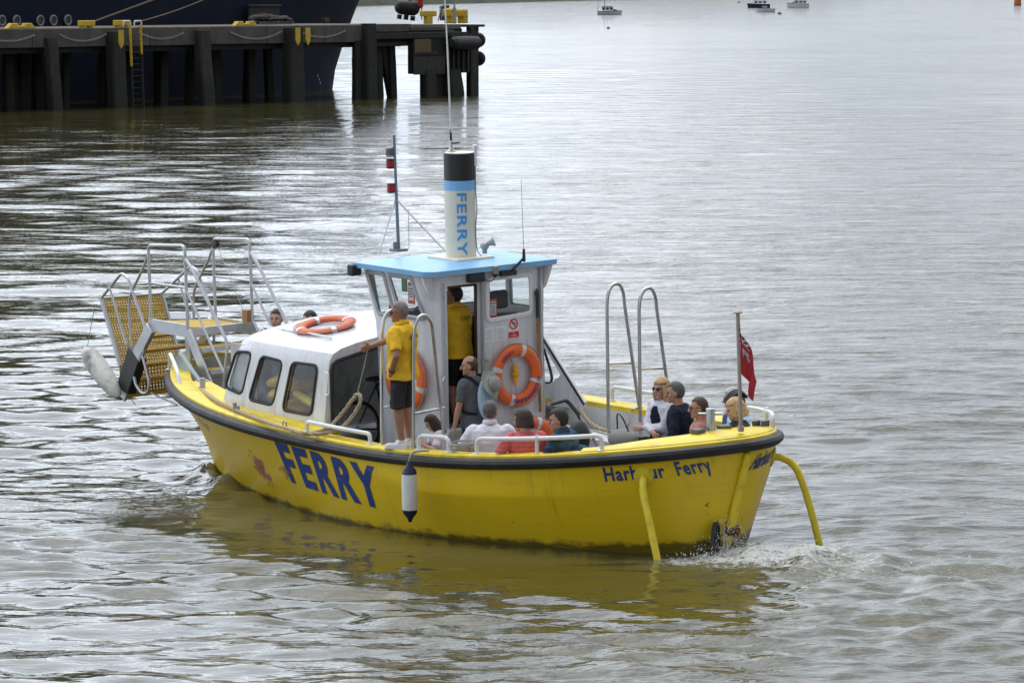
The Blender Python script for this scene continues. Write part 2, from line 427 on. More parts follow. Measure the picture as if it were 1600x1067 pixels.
    def build(s, name, mats, parent=None, ang=35, bevel=0, mw=None, fix=True):
        o = bpy.data.objects.new(name, s.mesh(name, mats, ang, fix)); COL.objects.link(o)
        if parent: o.parent = parent
        if mw is not None: o.matrix_world = mw
        if bevel:
            b = o.modifiers.new('bevel', 'BEVEL'); b.width = bevel; b.segments = 2; b.limit_method = 'ANGLE'; b.angle_limit = R(40)
        return o
def tag(o, label=None, cat=None, group=None, kind=None):
    if label: o['label'] = label
    if cat: o['category'] = cat
    if group: o['group'] = group
    if kind: o['kind'] = kind
    return o
def empty(name, mw=None, parent=None):
    o = bpy.data.objects.new(name, None); o.empty_display_size = .2; COL.objects.link(o)
    if parent: o.parent = parent
    if mw is not None: o.matrix_world = mw
    return o
def copy_tree(o, parent=None):
    c = o.copy(); COL.objects.link(c)
    if parent: c.parent = parent
    for ch in list(o.children): copy_tree(ch, c)
    return c
def bake(o):
    """apply the modifiers of an object"""
    bpy.context.view_layer.update()
    dg = bpy.context.evaluated_depsgraph_get()
    me = bpy.data.meshes.new_from_object(o.evaluated_get(dg)); old = o.data
    o.modifiers.clear(); o.data = me
    if old.users == 0: bpy.data.meshes.remove(old)
    return o
def rrect(w, h, r, n=5, cx=0, cy=0):
    out = []
    for sx, sy, a0 in ((1, 1, 0), (-1, 1, 90), (-1, -1, 180), (1, -1, 270)):
        for k in range(n + 1):
            a = R(a0 + 90 * k / n); out.append((cx + sx * (w / 2 - r) + r * math.cos(a), cy + sy * (h / 2 - r) + r * math.sin(a)))
    return out
def round_poly(P, r, n=5):
    out = []
    for i in range(len(P)):
        a, b, c = Vector(P[i - 1]), Vector(P[i]), Vector(P[(i + 1) % len(P)])
        u, v = (a - b), (c - b); k = min(r, u.length * .45, v.length * .45)
        p0, p1 = b + u.normalized() * k, b + v.normalized() * k
        for j in range(n + 1):
            s = j / n; q = p0 * (1 - s) ** 2 + b * 2 * s * (1 - s) + p1 * s * s; out.append((q.x, q.y))
    return out
def cut(o, cutters, thick=None):
    if thick:
        m = o.modifiers.new('shell', 'SOLIDIFY'); m.thickness = thick; m.offset = -1
    for c in cutters:
        b = o.modifiers.new('cut', 'BOOLEAN'); b.operation = 'DIFFERENCE'; b.object = c; b.solver = 'EXACT'
    bake(o)
    for c in cutters:
        me = c.data; bpy.data.objects.remove(c); bpy.data.meshes.remove(me)
    me = o.data
    me.polygons.foreach_set('use_smooth', [True] * len(me.polygons)); me.set_sharp_from_angle(angle=R(30))
    return o
def text_mesh(body, size, bold=0.0, spacing=1.0):
    cu = bpy.data.curves.new('lettering', 'FONT'); cu.body = body; cu.size = size; cu.offset = bold; cu.space_character = spacing
    cu.fill_mode = 'FRONT' if hasattr(cu, 'fill_mode') else cu.fill_mode
    cu.resolution_u = 4
    o = bpy.data.objects.new('lettering', cu); COL.objects.link(o); bpy.context.view_layer.update()
    dg = bpy.context.evaluated_depsgraph_get(); me = bpy.data.meshes.new_from_object(o.evaluated_get(dg))
    bpy.data.objects.remove(o); bpy.data.curves.remove(cu)
    return me
def text_bm(body, cap_h, width=None, bold=0., spacing=1., sub=0, shear=0.):
    """lettering as a bmesh with x from 0 to width and y from 0 (baseline) to cap_h"""
    me = text_mesh(body, 1.0, bold, spacing); bm = bmesh.new(); bm.from_mesh(me); bpy.data.meshes.remove(me)
    bmesh.ops.triangulate(bm, faces=bm.faces)
    if sub: bmesh.ops.subdivide_edges(bm, edges=bm.edges, cuts=sub, use_grid_fill=True)
    xs = [v.co.x for v in bm.verts]; x0, x1 = min(xs), max(xs); ch = .70 + bold * 2
    kx = (width / (x1 - x0)) if width else cap_h / ch
    for v in bm.verts:
        y = (v.co.y + bold) / ch * cap_h
        v.co = ((v.co.x - x0) * kx + shear * y, y, 0)
    return bm
def bm_obj(bm, name, mat, parent, mw=None):
    me = bpy.data.meshes.new(name); bm.to_mesh(me); bm.free(); me.materials.append(mat)
    o = bpy.data.objects.new(name, me); COL.objects.link(o)
    if parent: o.parent = parent
    if mw is not None: o.matrix_world = mw
    return o

# ------------------------------------------------------------------ hull form of the ferry (boat metres)
XM = 1.0
NH = 46
def plan(xs, xb, bm, ma, na, mf, nf, n=NH):
    a = np.linspace(0, 1, n)
    xf = XM + (xb - XM) * (1 - (1 - a) ** 2.2); xa = XM + (xs - XM) * (1 - (1 - a) ** 2.2)
    yf = bm * np.clip(1 - np.abs((xf - XM) / (xb - XM)) ** nf, 0, 1) ** (1 / mf); ya = bm * np.clip(1 - np.abs((xa - XM) / (xs - XM)) ** na, 0, 1) ** (1 / ma)
    return np.concatenate([xa[::-1], xf[1:]]), np.concatenate([ya[::-1], yf[1:]])
def zsheer(x): return 1.008 + .006 * np.maximum(0, x - XM) ** 2 + .016 * np.maximum(0, XM - x) ** 2
def zwl(x): return -.033 * x
RX, RY = plan(-3.70, 7.28, 2.2, 1.475, 2.68, 1.12, 2.96)          # outer edge of the rubbing strake
WX, WY = plan(-3.21, 6.62, 1.873, 1.653, 2.335, 1.23, 1.275)      # waterline
NP = len(RX)
HX, HY = plan(-3.62, 7.20, 2.13, 1.475, 2.68, 1.12, 2.96)         # hull skin at the sheer
def hull_half_w(x): return np.interp(x, WX, WY)
def rail_y(x): return float(np.interp(x, RX, RY))
def hull_pt(i, t, side=1):
    """i: station (may be fractional), t: 0 waterline .. 1 sheer"""
    k = np.arange(NP)
    hx, hy, wx, wy = (float(np.interp(i, k, q)) for q in (HX, HY, WX, WY))
    aft = min(1, max(0, (1.6 - hx) / 2.2)); tk = 1 - .36 * aft
    s = min(1.0, t / tk)
    bow = min(1, max(0, (hx - 2.0) / 4.0)); s = s * (1 - bow * .25 * (1 - s))
    x = wx + (hx - wx) * (s if hx > XM else t); y = wy + (hy - wy) * s
    z = zwl(wx) * (1 - t) + (float(zsheer(hx)) - .05) * t
    return Vector((x, y * side, z))
def hull_side(x, z, side=1):
    """point of the hull skin at a given length and height, with its outward normal"""
    best = None
    lo, hi = 0.0, NP - 1.0
    f = lambda i: hull_at_z(i, z, side).x
    for _ in range(40):
        m = (lo + hi) / 2
        if f(m) < x: lo = m
        else: hi = m
    i = (lo + hi) / 2; p = hull_at_z(i, z, side)
    a, b = hull_at_z(i - .2, z, side), hull_at_z(i + .2, z, side); c = hull_at_z(i, z + .05, side)
    n = (b - a).cross(c - p) * -side
    if n.y * side < 0: n = -n
    return p, n.normalized(), (b - a).normalized()
def hull_at_z(i, z, side=1):
    t = .5
    p0, p1 = hull_pt(i, 0, side), hull_pt(i, 1, side)
    t = (z - p0.z) / max(.05, p1.z - p0.z)
    return hull_pt(i, min(1.05, max(-.2, t)), side)

# ------------------------------------------------------------------ water
def smooth(a, b, x):
    t = np.clip((x - a) / (b - a), 0, 1); return t * t * (3 - 2 * t)
def build_water():
    rows = [16.0]
    while rows[-1] < 420: rows.append(rows[-1] * (1.0017 if 36 < rows[-1] < 72 else 1.0036))
    while rows[-1] < 12000: rows.append(rows[-1] * 1.05)
    Y = np.array(rows)
    u = np.concatenate([np.linspace(-.6, -.17, 60, endpoint=False), np.linspace(-.17, .17, 430), np.linspace(.17, .6, 61)[1:]])
    YY, UU = np.meshgrid(Y, u, indexing='ij'); XX = YY * UU
    rng = np.random.default_rng(5); Z = np.zeros_like(XX); kept = np.zeros_like(XX); tot = 0.0
    q = np.stack([XX - _o[0], YY - _o[1]], -1) @ np.array([[BB[0, 0], BB[0, 1]], [BB[1, 0], BB[1, 1]]])
    bx, by = q[..., 0], q[..., 1]
    # lee of the hull: short waves die down beside the port side
    calm = np.exp(-(np.maximum(0, np.abs(by - 2.6) - .5) / 1.5) ** 2) * smooth(-8.0, -5.5, bx) * (1 - smooth(2.0, 4.2, bx))
    wash = smooth(-2.7, -3.8, bx) * np.exp(-(by / (.9 + .5 * np.maximum(0, -3 - bx))) ** 2) * np.exp(np.minimum(0, bx + 3.4) / 13.0)
    left = smooth(3.0, -7.0, XX / np.maximum(YY, 1) * 100 + 0) * (1 - .8 * calm)
    cell = np.maximum(YY * .0009, np.gradient(Y)[:, None] * .8)
    for i in range(90):
        L = .28 * (6.5 / .28) ** (i / 89.0); k = 2 * math.pi / L
        ang = rng.normal(0, .55) + .12; ph = rng.uniform(0, 2 * math.pi)
        s = .0175 * (1.5 if .35 < L < 1.4 else .85)
        if L > 1.9: s = s * np.maximum(max(.22, 1 - (L - 1.9) * .5), left * (1.55 if L < 3.4 else (.8 if L < 5 else .45)) * (.35 + .65 * smooth(44, 75, YY)))
        elif L < .7: s = s * (1 - .4 * left)
        else: s = s * (1 + .35 * left)
        fade = np.clip((L / cell - 2.2) / 3.5, 0, 1)
        damp = 1 - .86 * calm * (1 if L < 2.5 else .5)
        arg = k * (XX * math.sin(ang) + YY * math.cos(ang)) + ph + .6 * np.sin(XX * .35 + i) + .5 * np.sin(YY * .22 + 2 * i)
        w = np.sin(arg); w = w + .18 * np.cos(2 * arg)
        # waves come in groups
        grp = .62 + .38 * np.sin((XX * .11 + YY * .07) * (1 + .1 * (i % 5)) + i * 1.7)
        Z += s / k * w * fade * damp * grp; kept += (s * fade) ** 2; tot = tot + s * s
    lapp = np.exp(-((by - 5.6) / 1.9) ** 2) * smooth(-12, -8, bx) * (1 - smooth(1.5, 5.0, bx))   # wavelets the passing hull leaves outside its lee
    for i in range(26):
        L = .36 * (1.15 / .36) ** (i / 25.0); k = 2 * math.pi / L; ang = rng.normal(.08, .28); ph = rng.uniform(0, 6.28)
        Z += lapp * (.060 / k) * np.sin(k * (XX * math.sin(ang) + YY * math.cos(ang)) + ph + 1.3 * np.sin(XX * .5 + i) + .8 * np.sin(YY * .6 + 2 * i)) * np.clip((L / cell - 2.2) / 3.5, 0, 1)
    for i in range(40):                                               # confused chop in the propeller wash
        L = .18 * (1.4 / .18) ** (i / 39.0); k = 2 * math.pi / L; ang = rng.uniform(0, 6.28); ph = rng.uniform(0, 6.28)
        Z += wash * (.058 / k) * np.sin(k * (XX * math.sin(ang) + YY * math.cos(ang)) + ph + 1.2 * np.sin(bx * 1.3 + i))
    # bow wave: a glassy ridge leaving the stem and trailing aft on both sides
    for sd, am in ((1, .16), (-1, .12)):
        dist = 6.35 - bx; yc = .35 + dist * .47
        rid = np.exp(-((sd * by - yc) / (.22 + .10 * np.maximum(0, dist))) ** 2) * smooth(-.55, .35, dist) * np.exp(-np.maximum(0, dist) / 2.6)
        Z += am * rid * (1 + .3 * np.sin(bx * 7 + by * 5))
        yc2 = yc + .55 + .1 * dist
        Z += .05 * np.exp(-((sd * by - yc2) / .35) ** 2) * smooth(.5, 1.6, dist) * np.exp(-np.maximum(0, dist - 1) / 4.5)
    Z += .10 * np.exp(-((bx + 4.2) / .9) ** 2 - (by / .8) ** 2) * (1 + .5 * np.sin(bx * 9) * np.sin(by * 8))
    Z -= .05 * np.exp(-((bx + 3.0) / .7) ** 2 - ((by) / 1.6) ** 2)
    inside = (np.abs(by) < np.interp(bx, WX, WY) - .22) & (bx > -3.0) & (bx < 6.3)
    Z = np.where(inside, -.55, Z)
    nr, nc = XX.shape
    me = bpy.data.meshes.new('water')
    co = np.stack([XX, YY, Z], -1).reshape(-1, 3)
    idx = (np.arange(nr - 1)[:, None] * nc + np.arange(nc - 1)[None]).reshape(-1)
    F = np.stack([idx, idx + 1, idx + nc + 1, idx + nc], 1)
    me.vertices.add(len(co)); me.vertices.foreach_set('co', co.astype(np.float32).ravel())
    me.loops.add(F.size); me.loops.foreach_set('vertex_index', F.astype(np.int32).ravel())
    me.polygons.add(len(F)); me.polygons.foreach_set('loop_start', np.arange(0, F.size, 4, dtype=np.int32)); me.polygons.foreach_set('loop_total', np.full(len(F), 4, np.int32))
    me.polygons.foreach_set('use_smooth', [True] * len(F)); me.update(calc_edges=True)
    # where froth lies on the water: propeller wash, a line of bubbles along the side, the bow wave
    side = np.exp(-((by - np.interp(bx, WX, WY) - 1.0) / .8) ** 2) * smooth(-5, -3, bx) * (1 - smooth(2.5, 4.8, bx))
    bowf = np.exp(-((bx - 6.0) / 1.0) ** 2 - ((by - .75) / .55) ** 2)
    foam = np.clip(1.0 * wash * (.55 + .45 * np.exp(np.minimum(0, bx + 3.6) / 2.2)) + .40 * side + .55 * bowf + 1.1 * np.exp(-((bx + 3.7) / .6) ** 2 - ((by + .05) / .75) ** 2), 0, 1)
    at = me.attributes.new('froth', 'FLOAT', 'POINT'); at.data.foreach_set('value', foam.astype(np.float32).ravel())
    at = me.attributes.new('fine_waves', 'FLOAT', 'POINT'); at.data.foreach_set('value', np.sqrt(np.clip(1 - kept / tot, 0, 1)).astype(np.float32).ravel())
    at = me.attributes.new('lee', 'FLOAT', 'POINT'); at.data.foreach_set('value', np.maximum(calm, left * (.62 + .38 * smooth(46, 75, YY))).astype(np.float32).ravel())
    m, t, b = newmat('harbour_water')
    tc = t.node('ShaderNodeTexCoord').outputs['Object']
    b.inputs['IOR'].default_value = 1.333
    # small ripples
    h1 = t.noise(t.mapping(tc, rot=(0, 0, .1), scale=(.55, 1.15, 1)), 1.0, 4, .55)
    h2 = t.noise(t.mapping(tc, rot=(0, 0, -.25), scale=(2.6, 4.4, 1)), 1.0, 4, .55)
    h3 = t.noise(t.mapping(tc, rot=(0, 0, .3), scale=(9, 13, 1)), 1.0, 3, .5)
    gust = t.ramp(t.noise(t.mapping(tc, scale=(.05, .028, 1)), 1.0, 4, .6), [(.3, .55), (.7, 1.2)])
    streak = t.ramp(t.noise(t.mapping(tc, rot=(0, 0, .06), scale=(.16, .34, 1)), 1.0, 6, .68), [(.38, .2), (.62, 1.7)])
    gust = t.math('MULTIPLY', gust, streak)
    h = t.math('ADD', t.math('MULTIPLY', h1, t.math('ADD', .024, t.math('MULTIPLY', t.node('ShaderNodeAttribute', attribute_name='fine_waves').outputs['Fac'], .105))), t.math('ADD', t.math('MULTIPLY', h2, .016), t.math('MULTIPLY', h3, .0028)))
    h = t.math('MULTIPLY', h, gust)
    le = t.node('ShaderNodeAttribute', attribute_name='lee').outputs['Fac']
    h = t.math('MULTIPLY', h, t.math('SUBTRACT', 1.0, t.math('MULTIPLY', le, .80)))
    bp = t.node('ShaderNodeBump'); bp.inputs['Strength'].default_value = 1.0; bp.inputs['Distance'].default_value = 1.0
    t.link(h, bp.inputs['Height']); t.link(bp.outputs[0], b.inputs['Normal'])
    fa = t.node('ShaderNodeAttribute', attribute_name='froth').outputs['Fac']
    f1 = t.noise(t.mapping(tc, scale=(2.6, 2.2, 2)), 1.9, 9, .76)
    f2 = t.noise(t.mapping(tc, scale=(1, .8, 1)), 20, 5, .75)
    fm = t.math('ADD', t.math('MULTIPLY', f1, .42), t.math('MULTIPLY', f2, .58))
    fth = t.math('SUBTRACT', .67, t.math('MULTIPLY', fa, .26))
    fo = t.math('MULTIPLY', t.math('SUBTRACT', fm, fth), 9.0, True)
    fo = t.math('MULTIPLY', fo, t.math('MULTIPLY', fa, .85, True), True)
    # turbid green water: the body colour shows where it is looked into steeply
    body = t.mix(t.noise(tc, .25, 3), (.040, .037, .013), (.050, .046, .017))
    body = t.mix(t.math('MULTIPLY', fa, .55), body, (.15, .15, .10))
    t.link(t.mix(fo, body, (.62, .63, .62)), b.inputs['Base Color'])
    t.link(t.math('ADD', t.math('MULTIPLY', fo, .6), .05), b.inputs['Roughness'])
    me.materials.append(m)
    o = bpy.data.objects.new('water', me); COL.objects.link(o); tag(o, kind='structure')
    return o
build_water()

def build_shore():
    """far bank beyond the top of the picture; its dark woods show in the water"""
    rng = np.random.default_rng(11); xs = np.linspace(-1400, 1400, 141); ds = np.linspace(0, 1, 14)
    m, t, b = newmat('wooded_hill')
    tc = t.node('ShaderNodeTexCoord').outputs['Object']
    n = t.noise(tc, .05, 6, .65)
    t.link(t.mix(t.ramp(n, [(.35, 0.), (.65, 1.)]), (.018, .028, .014), (.05, .06, .03)), b.inputs['Base Color']); b.inputs['Roughness'].default_value = 1.0
    vs = []; fs = []
    for i, x in enumerate(xs):
        h = 9 + 220 * (1 / (1 + math.exp((x + 112) / 20))) + 4 * math.sin(x * .011)
        for j, d in enumerate(ds):
            z = h * math.sin(d * math.pi / 2) * (1 + .05 * math.sin(x * .06 + j)) + rng.uniform(-2, 5) * (d > 0) - (.8 if j == 0 else 0)
            y = 1250 + max(0, x + 60) * 6 + 420 * d + .08 * abs(x)
            vs.append((x, y, z))
    k = len(ds)
    for i in range(len(xs) - 1):
        for j in range(k - 1): fs.append((i * k + j, (i + 1) * k + j, (i + 1) * k + j + 1, i * k + j + 1))
    o = MB().add(vs, fs).build('hills', m); tag(o, kind='structure')
    # nearer wooded headland standing behind the moored ship
    vs = []; fs = []; xs = np.linspace(-620, -30, 90); k = 16
    for i, x in enumerate(xs):
        g = min(1, max(0, (-28 - x) / 14)); h = 138 * (.25 + .75 * g ** .7) * (.85 + .15 * math.sin(x * .03)) * (1 if i < 89 else .02)
        for j in range(k):
            d = j / (k - 1)
            vs.append((x - 22 * d * (1 - g), 560 + .12 * abs(x) + 170 * d, -1 + h * math.sin(d * math.pi / 2) ** .8 + (rng.uniform(-2, 4) if j else 0)))
    for i in range(len(xs) - 1):
        for j in range(k - 1): fs.append((i * k + j, (i + 1) * k + j, (i + 1) * k + j + 1, i * k + j + 1))
    o = MB().add(vs, fs).build('headland', m); tag(o, kind='structure')
build_shore()

# ------------------------------------------------------------------ the ferry
BOAT = empty('ferry_boat', BM)
tag(BOAT, 'yellow double-ended harbour ferry with white cabin, blue wheelhouse roof and boarding ramp on the bow', 'ferry')
def part(mb, name, mat, parent=None, ang=35, bevel=0):
    return mb.build(name, mat, parent or BOAT, ang, bevel)

# hull
def build_hull():
    T = [0, .12, .25, .38, .5, .6, .63, .66, .72, .8, .9, 1.0]
    cols = []
    for i in range(NP):
        ring = []
        wx, wy = WX[i], WY[i]
        for (fz, fy, fx) in ((-.75, .03, .86), (-.62, .45, .92), (-.35, .8, .97)):
            ring.append(Vector((XM + (wx - XM) * fx, wy * fy, fz + zwl(wx) * .5)))
        for t in T: ring.append(hull_pt(i, t))
        cols.append(ring)
    mb = MB(); mb.loft(cols, closed=False)
    mb.loft([[Vector((p.x, -p.y, p.z)) for p in c] for c in cols], closed=False)
    o = mb.build('hull', M_hull, BOAT, 50)
    me = o.data; bm = bmesh.new(); bm.from_mesh(me); bmesh.ops.remove_doubles(bm, verts=bm.verts, dist=.004); bmesh.ops.recalc_face_normals(bm, faces=bm.faces); bm.to_mesh(me); bm.free()
    return o
HULL = build_hull()

def ring_curve(dx_s, dx_b, db, dz, both=True):
    x, y = plan(-3.62 + dx_s, 7.20 - dx_b, 2.13 - db, 1.475, 2.68, 1.12, 2.96)
    pts = [Vector((float(a), float(b), float(zsheer(a)) + dz)) for a, b in zip(x, y)]
    return pts + [Vector((p.x, -p.y, p.z)) for p in pts[::-1]][1:-1]
# rubbing strake: D-section black rubber round the whole sheer
rs = []
for off, dz in ((-.02, -.115), (.035, -.11), (.075, -.08), (.085, -.045), (.07, -.01), (.03, .01), (-.02, .012)):
    rs.append(ring_curve(-off, -off, -off, dz))
mb = MB(); n = len(rs[0]); m7 = len(rs)
mb.add([p for r in rs for p in r], [(a * n + i, a * n + (i + 1) % n, ((a + 1) % m7) * n + (i + 1) % n, ((a + 1) % m7) * n + i) for a in range(m7) for i in range(n)])
part(mb, 'rubbing_strake', M_black)
# gunwale cap: yellow side deck with a rolled inner lip
cap = [ring_curve(.0, .0, .0, .0), ring_curve(.0, .0, .0, .035), ring_curve(.02, .02, .02, .05), ring_curve(.30, .30, .22, .05), ring_curve(.34, .34, .25, .035), ring_curve(.35, .35, .26, -.02)]
mb = MB(); mb.loft([list(r) + [r[0]] for r in cap], closed=False); part(mb, 'gunwale', M_yellow, ang=50)
# inside of the bulwark, and the sole
lin = [ring_curve(.35, .35, .26, -.02), ring_curve(.42, .5, .34, -.3), ring_curve(.5, .9, .42, -.62)]
for r in lin[2:]:
    for p in r: p.z = .34
mb = MB(); mb.loft([list(r) + [r[0]] for r in lin], closed=False)
part(mb, 'bulwark_lining', M_liner, ang=50)
mb = MB(); r = lin[2]; h = len(r) // 2
mb.add(r, [tuple([i, i + 1, len(r) - i - 1, (len(r) - i) % len(r)]) for i in range(1, h)])
part(mb, 'cockpit_floor', M_grey_liner)
# side decks along the cabin (yellow, level with the gunwale)
def side_deck(sd):
    xs = np.linspace(1.75, 5.4, 20); a = []; b = []
    for x in xs:
        yo = float(np.interp(x, HX, HY)) - .24
        a.append(Vector((x, sd * yo, float(zsheer(x)) + .046))); b.append(Vector((x, sd * min(yo - .02, 1.57 if x < 3.2 else max(.6, 1.57 - (x - 3.2) * .28)), float(zsheer(x)) + .055)))
    c = [p + Vector((0, 0, -.1)) for p in b]
    return MB().loft([a, b, c], closed=False)
for sd in (1, -1): part(side_deck(sd), 'side_deck', M_yellow)
# stern deck: raised yellow quarter deck with a coaming
def stern_deck():
    xs = np.concatenate([np.linspace(-3.60, -3.3, 8), np.linspace(-3.2, -2.1, 12)])
    top = []; inn = []; tip = []
    o1, o2 = [], []
    ang = np.linspace(-1, 1, 41)
    outer = ring_curve(.03, .03, .03, .06)
    mb = MB()
    port = [p for p in outer if p.x < -2.35]
    port.sort(key=lambda p: math.atan2(p.y, -(p.x + 1.75) + .35))
    A = port
    Bq = []; Cq = []; D = []; E0 = []
    for p in A:
        w = min(1, max(0, (-2.45 - p.x) / .75)); w = w * w * (3 - 2 * w)
        q = Vector((p.x + (.24 + .20 * w) * min(1, max(.1, 1 - abs(p.y) / 2.6)), p.y * (.90 - .05 * w), p.z))
        h = .01 + .015 * w
        E0.append(p + Vector((0, 0, -.05))); Bq.append(p.lerp(q, .12) + Vector((0, 0, .02 * w))); Cq.append(p.lerp(q, .85) + Vector((0, 0, h * .8))); D.append(q + Vector((0, 0, h))); 
    F = [q + (Vector((0.0, 0, q.z * 0)) - Vector((-.04, 0, .0))) + Vector((0, -.04 if q.y > 0 else .04, -.01)) for q in D]
    G = [q + Vector((.02, 0, -.45)) for q in F]
    mb.loft([E0, A, Bq, Cq, D, F, G], closed=False)
    return mb
part(stern_deck(), 'stern_deck', M_yellow, ang=45)
# benches round the cockpit
def bench(pts_out, pts_in, z):
    mb = MB(); a = [Vector((p[0], p[1], z)) for p in pts_out]; b = [Vector((p[0], p[1], z)) for p in pts_in]
    mb.loft([a, b, [p + Vector((0, 0, -.06)) for p in b], [p + Vector((0, 0, -(z - .34))) for p in b]], closed=False); return mb
px_ = np.linspace(-2.9, .0, 14)
for sd in (1, -1):
    x0 = 0.0 if sd > 0 else 1.6
    xs_ = np.linspace(-2.25, x0, 14)
    part(bench([(x, sd * (float(np.interp(x, HX, HY)) - .46)) for x in xs_], [(x, sd * (float(np.interp(x, HX, HY)) - .92)) for x in xs_], .76), 'bench', M_liner)
part(bench([(-2.62, .92), (-2.85, .42), (-2.85, -.42), (-2.62, -.92)], [(-2.25, .9), (-2.4, .42), (-2.4, -.42), (-2.25, -.9)], .76), 'bench', M_liner)

# cabin trunk: rounded moulding with windows and an opening in its after face
def build_cabin():
    prof = []                                                       # half section, from the deck up to the crown
    def sect(w, h, k):
        pts = [(w, .92), (w - .02, 1.15), (w - .055, 1.45), (w - .085, 1.70)]
        pts += [(w - .105, 1.80), (w - .16, 1.885), (w - .27, 1.935), (w - .5, 1.985), (w - .85, 2.03), (w * .3, 2.065), (0, 2.075)]
        return [(max(0, a), .92 + (b - .92) * h) for a, b in pts]
    st = [(2.0, 1.62, 1.0, 0), (2.04, 1.63, 1.0, 0), (2.9, 1.65, 1.0, .04), (3.6, 1.655, 1.0, .14), (4.05, 1.64, 1.0, .30), (4.22, 1.58, .99, .36), (4.33, 1.46, .96, .38), (4.39, 1.28, .93, .40), (4.41, 1.0, .90, .40)]
    rings = []
    for x, w, h, rk in st:
        half = [Vector((x - rk * (b - .92), a, b)) for a, b in sect(w, h, 0)]
        rings.append(half + [Vector((p.x, -p.y, p.z)) for p in half[::-1]][1:])
    mb = MB(); mb.loft(rings)
    o = mb.build('cabin', [M_white], BOAT)
    cs = []
    def win(pxs, y):                                                # window cutters through both sides
        P = [bpx(x, yy, 1, y) for x, yy in pxs]
        out = round_poly([(p.x, p.z) for p in P], .09)
        m_ = MB(); m_.prism(out, (0, 2.2, 0), (1, 0, 0), (0, 0, 1), -.0 + 1.2); c = m_.build('cutter', M_black); c.parent = BOAT; cs.append(c)
        m_ = MB(); m_.prism(out, (0, -1.0, 0), (1, 0, 0), (0, 0, 1), 1.2); c = m_.build('cutter', M_black); c.parent = BOAT; cs.append(c)
        return out
    W = [win([(368, 549), (392, 551), (383, 616), (356, 604)], 1.57), win([(407, 556), (441, 565), (432, 633), (394, 624)], 1.57), win([(455, 566), (494, 571), (492, 648), (447, 640)], 1.57)]
    # opening in the after face, beside the wheelhouse
    op = round_poly([(-1.62, .5), (-.86, .5), (-.86, 2.0), (-1.62, 1.80)][::-1], .0001, 1)
    m_ = MB(); m_.prism(round_poly([(-1.50, .45), (-.5, .45), (-.5, 1.93), (-1.50, 1.79)], .1), (1.8, 0, 0), (0, -1, 0), (0, 0, 1), -.6)
    c = m_.build('cutter', M_black); c.parent = BOAT; cs.append(c)
    m_ = MB(); m_.box((2.2, 0, 1.2), (.6, 1.5, 1.2)); c = m_.build('cutter', M_black); c.parent = BOAT; cs.append(c)
    bpy.context.view_layer.update()
    cut(o, cs, .035)
    return o, W
CABIN, CWIN = build_cabin()
def cab_y(z): return 1.62 - .02 * (z - .92) / .23 if z < 1.15 else (1.60 - .12 * (z - 1.15))
def ring_frame(out, fn, w, d, mi=0):
    """rubber or metal frame that follows an outline; fn maps 2-D to 3-D and returns (point, normal)"""
    n = len(out); c = Vector((sum(p[0] for p in out) / n, sum(p[1] for p in out) / n))
    rings = []
    for i in range(n):
        a, b, e = Vector(out[i - 1]), Vector(out[i]), Vector(out[(i + 1) % n]); tg = (e - a)
        if tg.length < 1e-9: tg = Vector((1, 0))
        nr = Vector((tg.y, -tg.x)).normalized()
        if (b - c).dot(nr) < 0: nr = -nr
        ring = []
        for s, k in ((-w / 2, -.3), (-w / 2, .6), (-w / 4, 1), (w / 4, 1), (w / 2, .6), (w / 2, -.3)):
            q = b + nr * s; p, nn = fn(q.x, q.y); ring.append(p + nn * (d * k))
        rings.append(ring)
    rings.append(rings[0]); return MB().loft(rings, True, False, False)
def cab_fn(sd):
    def f(x, z):
        y = 1.63 - (.02 * (z - .92) / .23 if z < 1.15 else .02 + .115 * (z - 1.15)) + (.012 if x < 3.3 else .012 + .006 * (x - 3.3))
        return Vector((x, sd * y, z)), Vector((0, sd, .12))
    return f
for sd in (1, -1):
    for k, out in enumerate(CWIN):
        f = cab_fn(sd)
        fr = part(ring_frame(out, f, .034, .016), 'window', M_black)
        n = len(out); mb = MB(); pts = [f(a, b)[0] - Vector((0, sd * .018, 0)) for a, b in out]
        c = sum(pts, Vector()) / n; mb.add(pts + [c], [(i, (i + 1) % n, n) for i in range(n)])
        part(mb, 'pane', M_glass, fr)
# rubber edge round the cabin opening, handrail beside it
op = [(-1.50, .95), (-1.50, 1.70), (-1.48, 1.76), (-1.42, 1.80), (-.84, 1.90)]
part(MB().tube([Vector((1.985, -a, b)) for a, b in op], .022, 8), 'door_seal', M_black)
h1 = Vector((1.97, 1.585, 1.42)); part(MB().tube(fillet([h1 + Vector((.03, 0, 0)), h1 + Vector((-.04, 0, 0)), h1 + Vector((-.04, 0, .26)), h1 + Vector((.03, 0, .26))], .03), .011, 8), 'grab_handle', M_white_rail)
# roof rails
def roof_rail(sd):
    p = [(4.02, 1.02, 1.86), (4.02, 1.05, 1.975), (3.47, 1.12, 1.995), (2.94, 1.15, 2.01), (2.45, 1.16, 2.005), (2.45, 1.14, 1.90)]
    mb = MB().tube(fillet([Vector((a, sd * b, c)) for a, b, c in p], .06), .014, 8)
    for a in (3.47, 2.94): mb.caps((a, sd * 1.13, 1.87), (a, sd * 1.13, 2.0), .02, .014)
    for a, b in ((4.02, 1.02), (2.45, 1.14), (3.47, 1.13)): mb.lathe([(.045, 0), (.045, .012), (.02, .02)], (a, sd * b, 1.885), n=12)
    return mb
for sd in (1, -1): part(roof_rail(sd), 'roof_rail', M_white_rail)
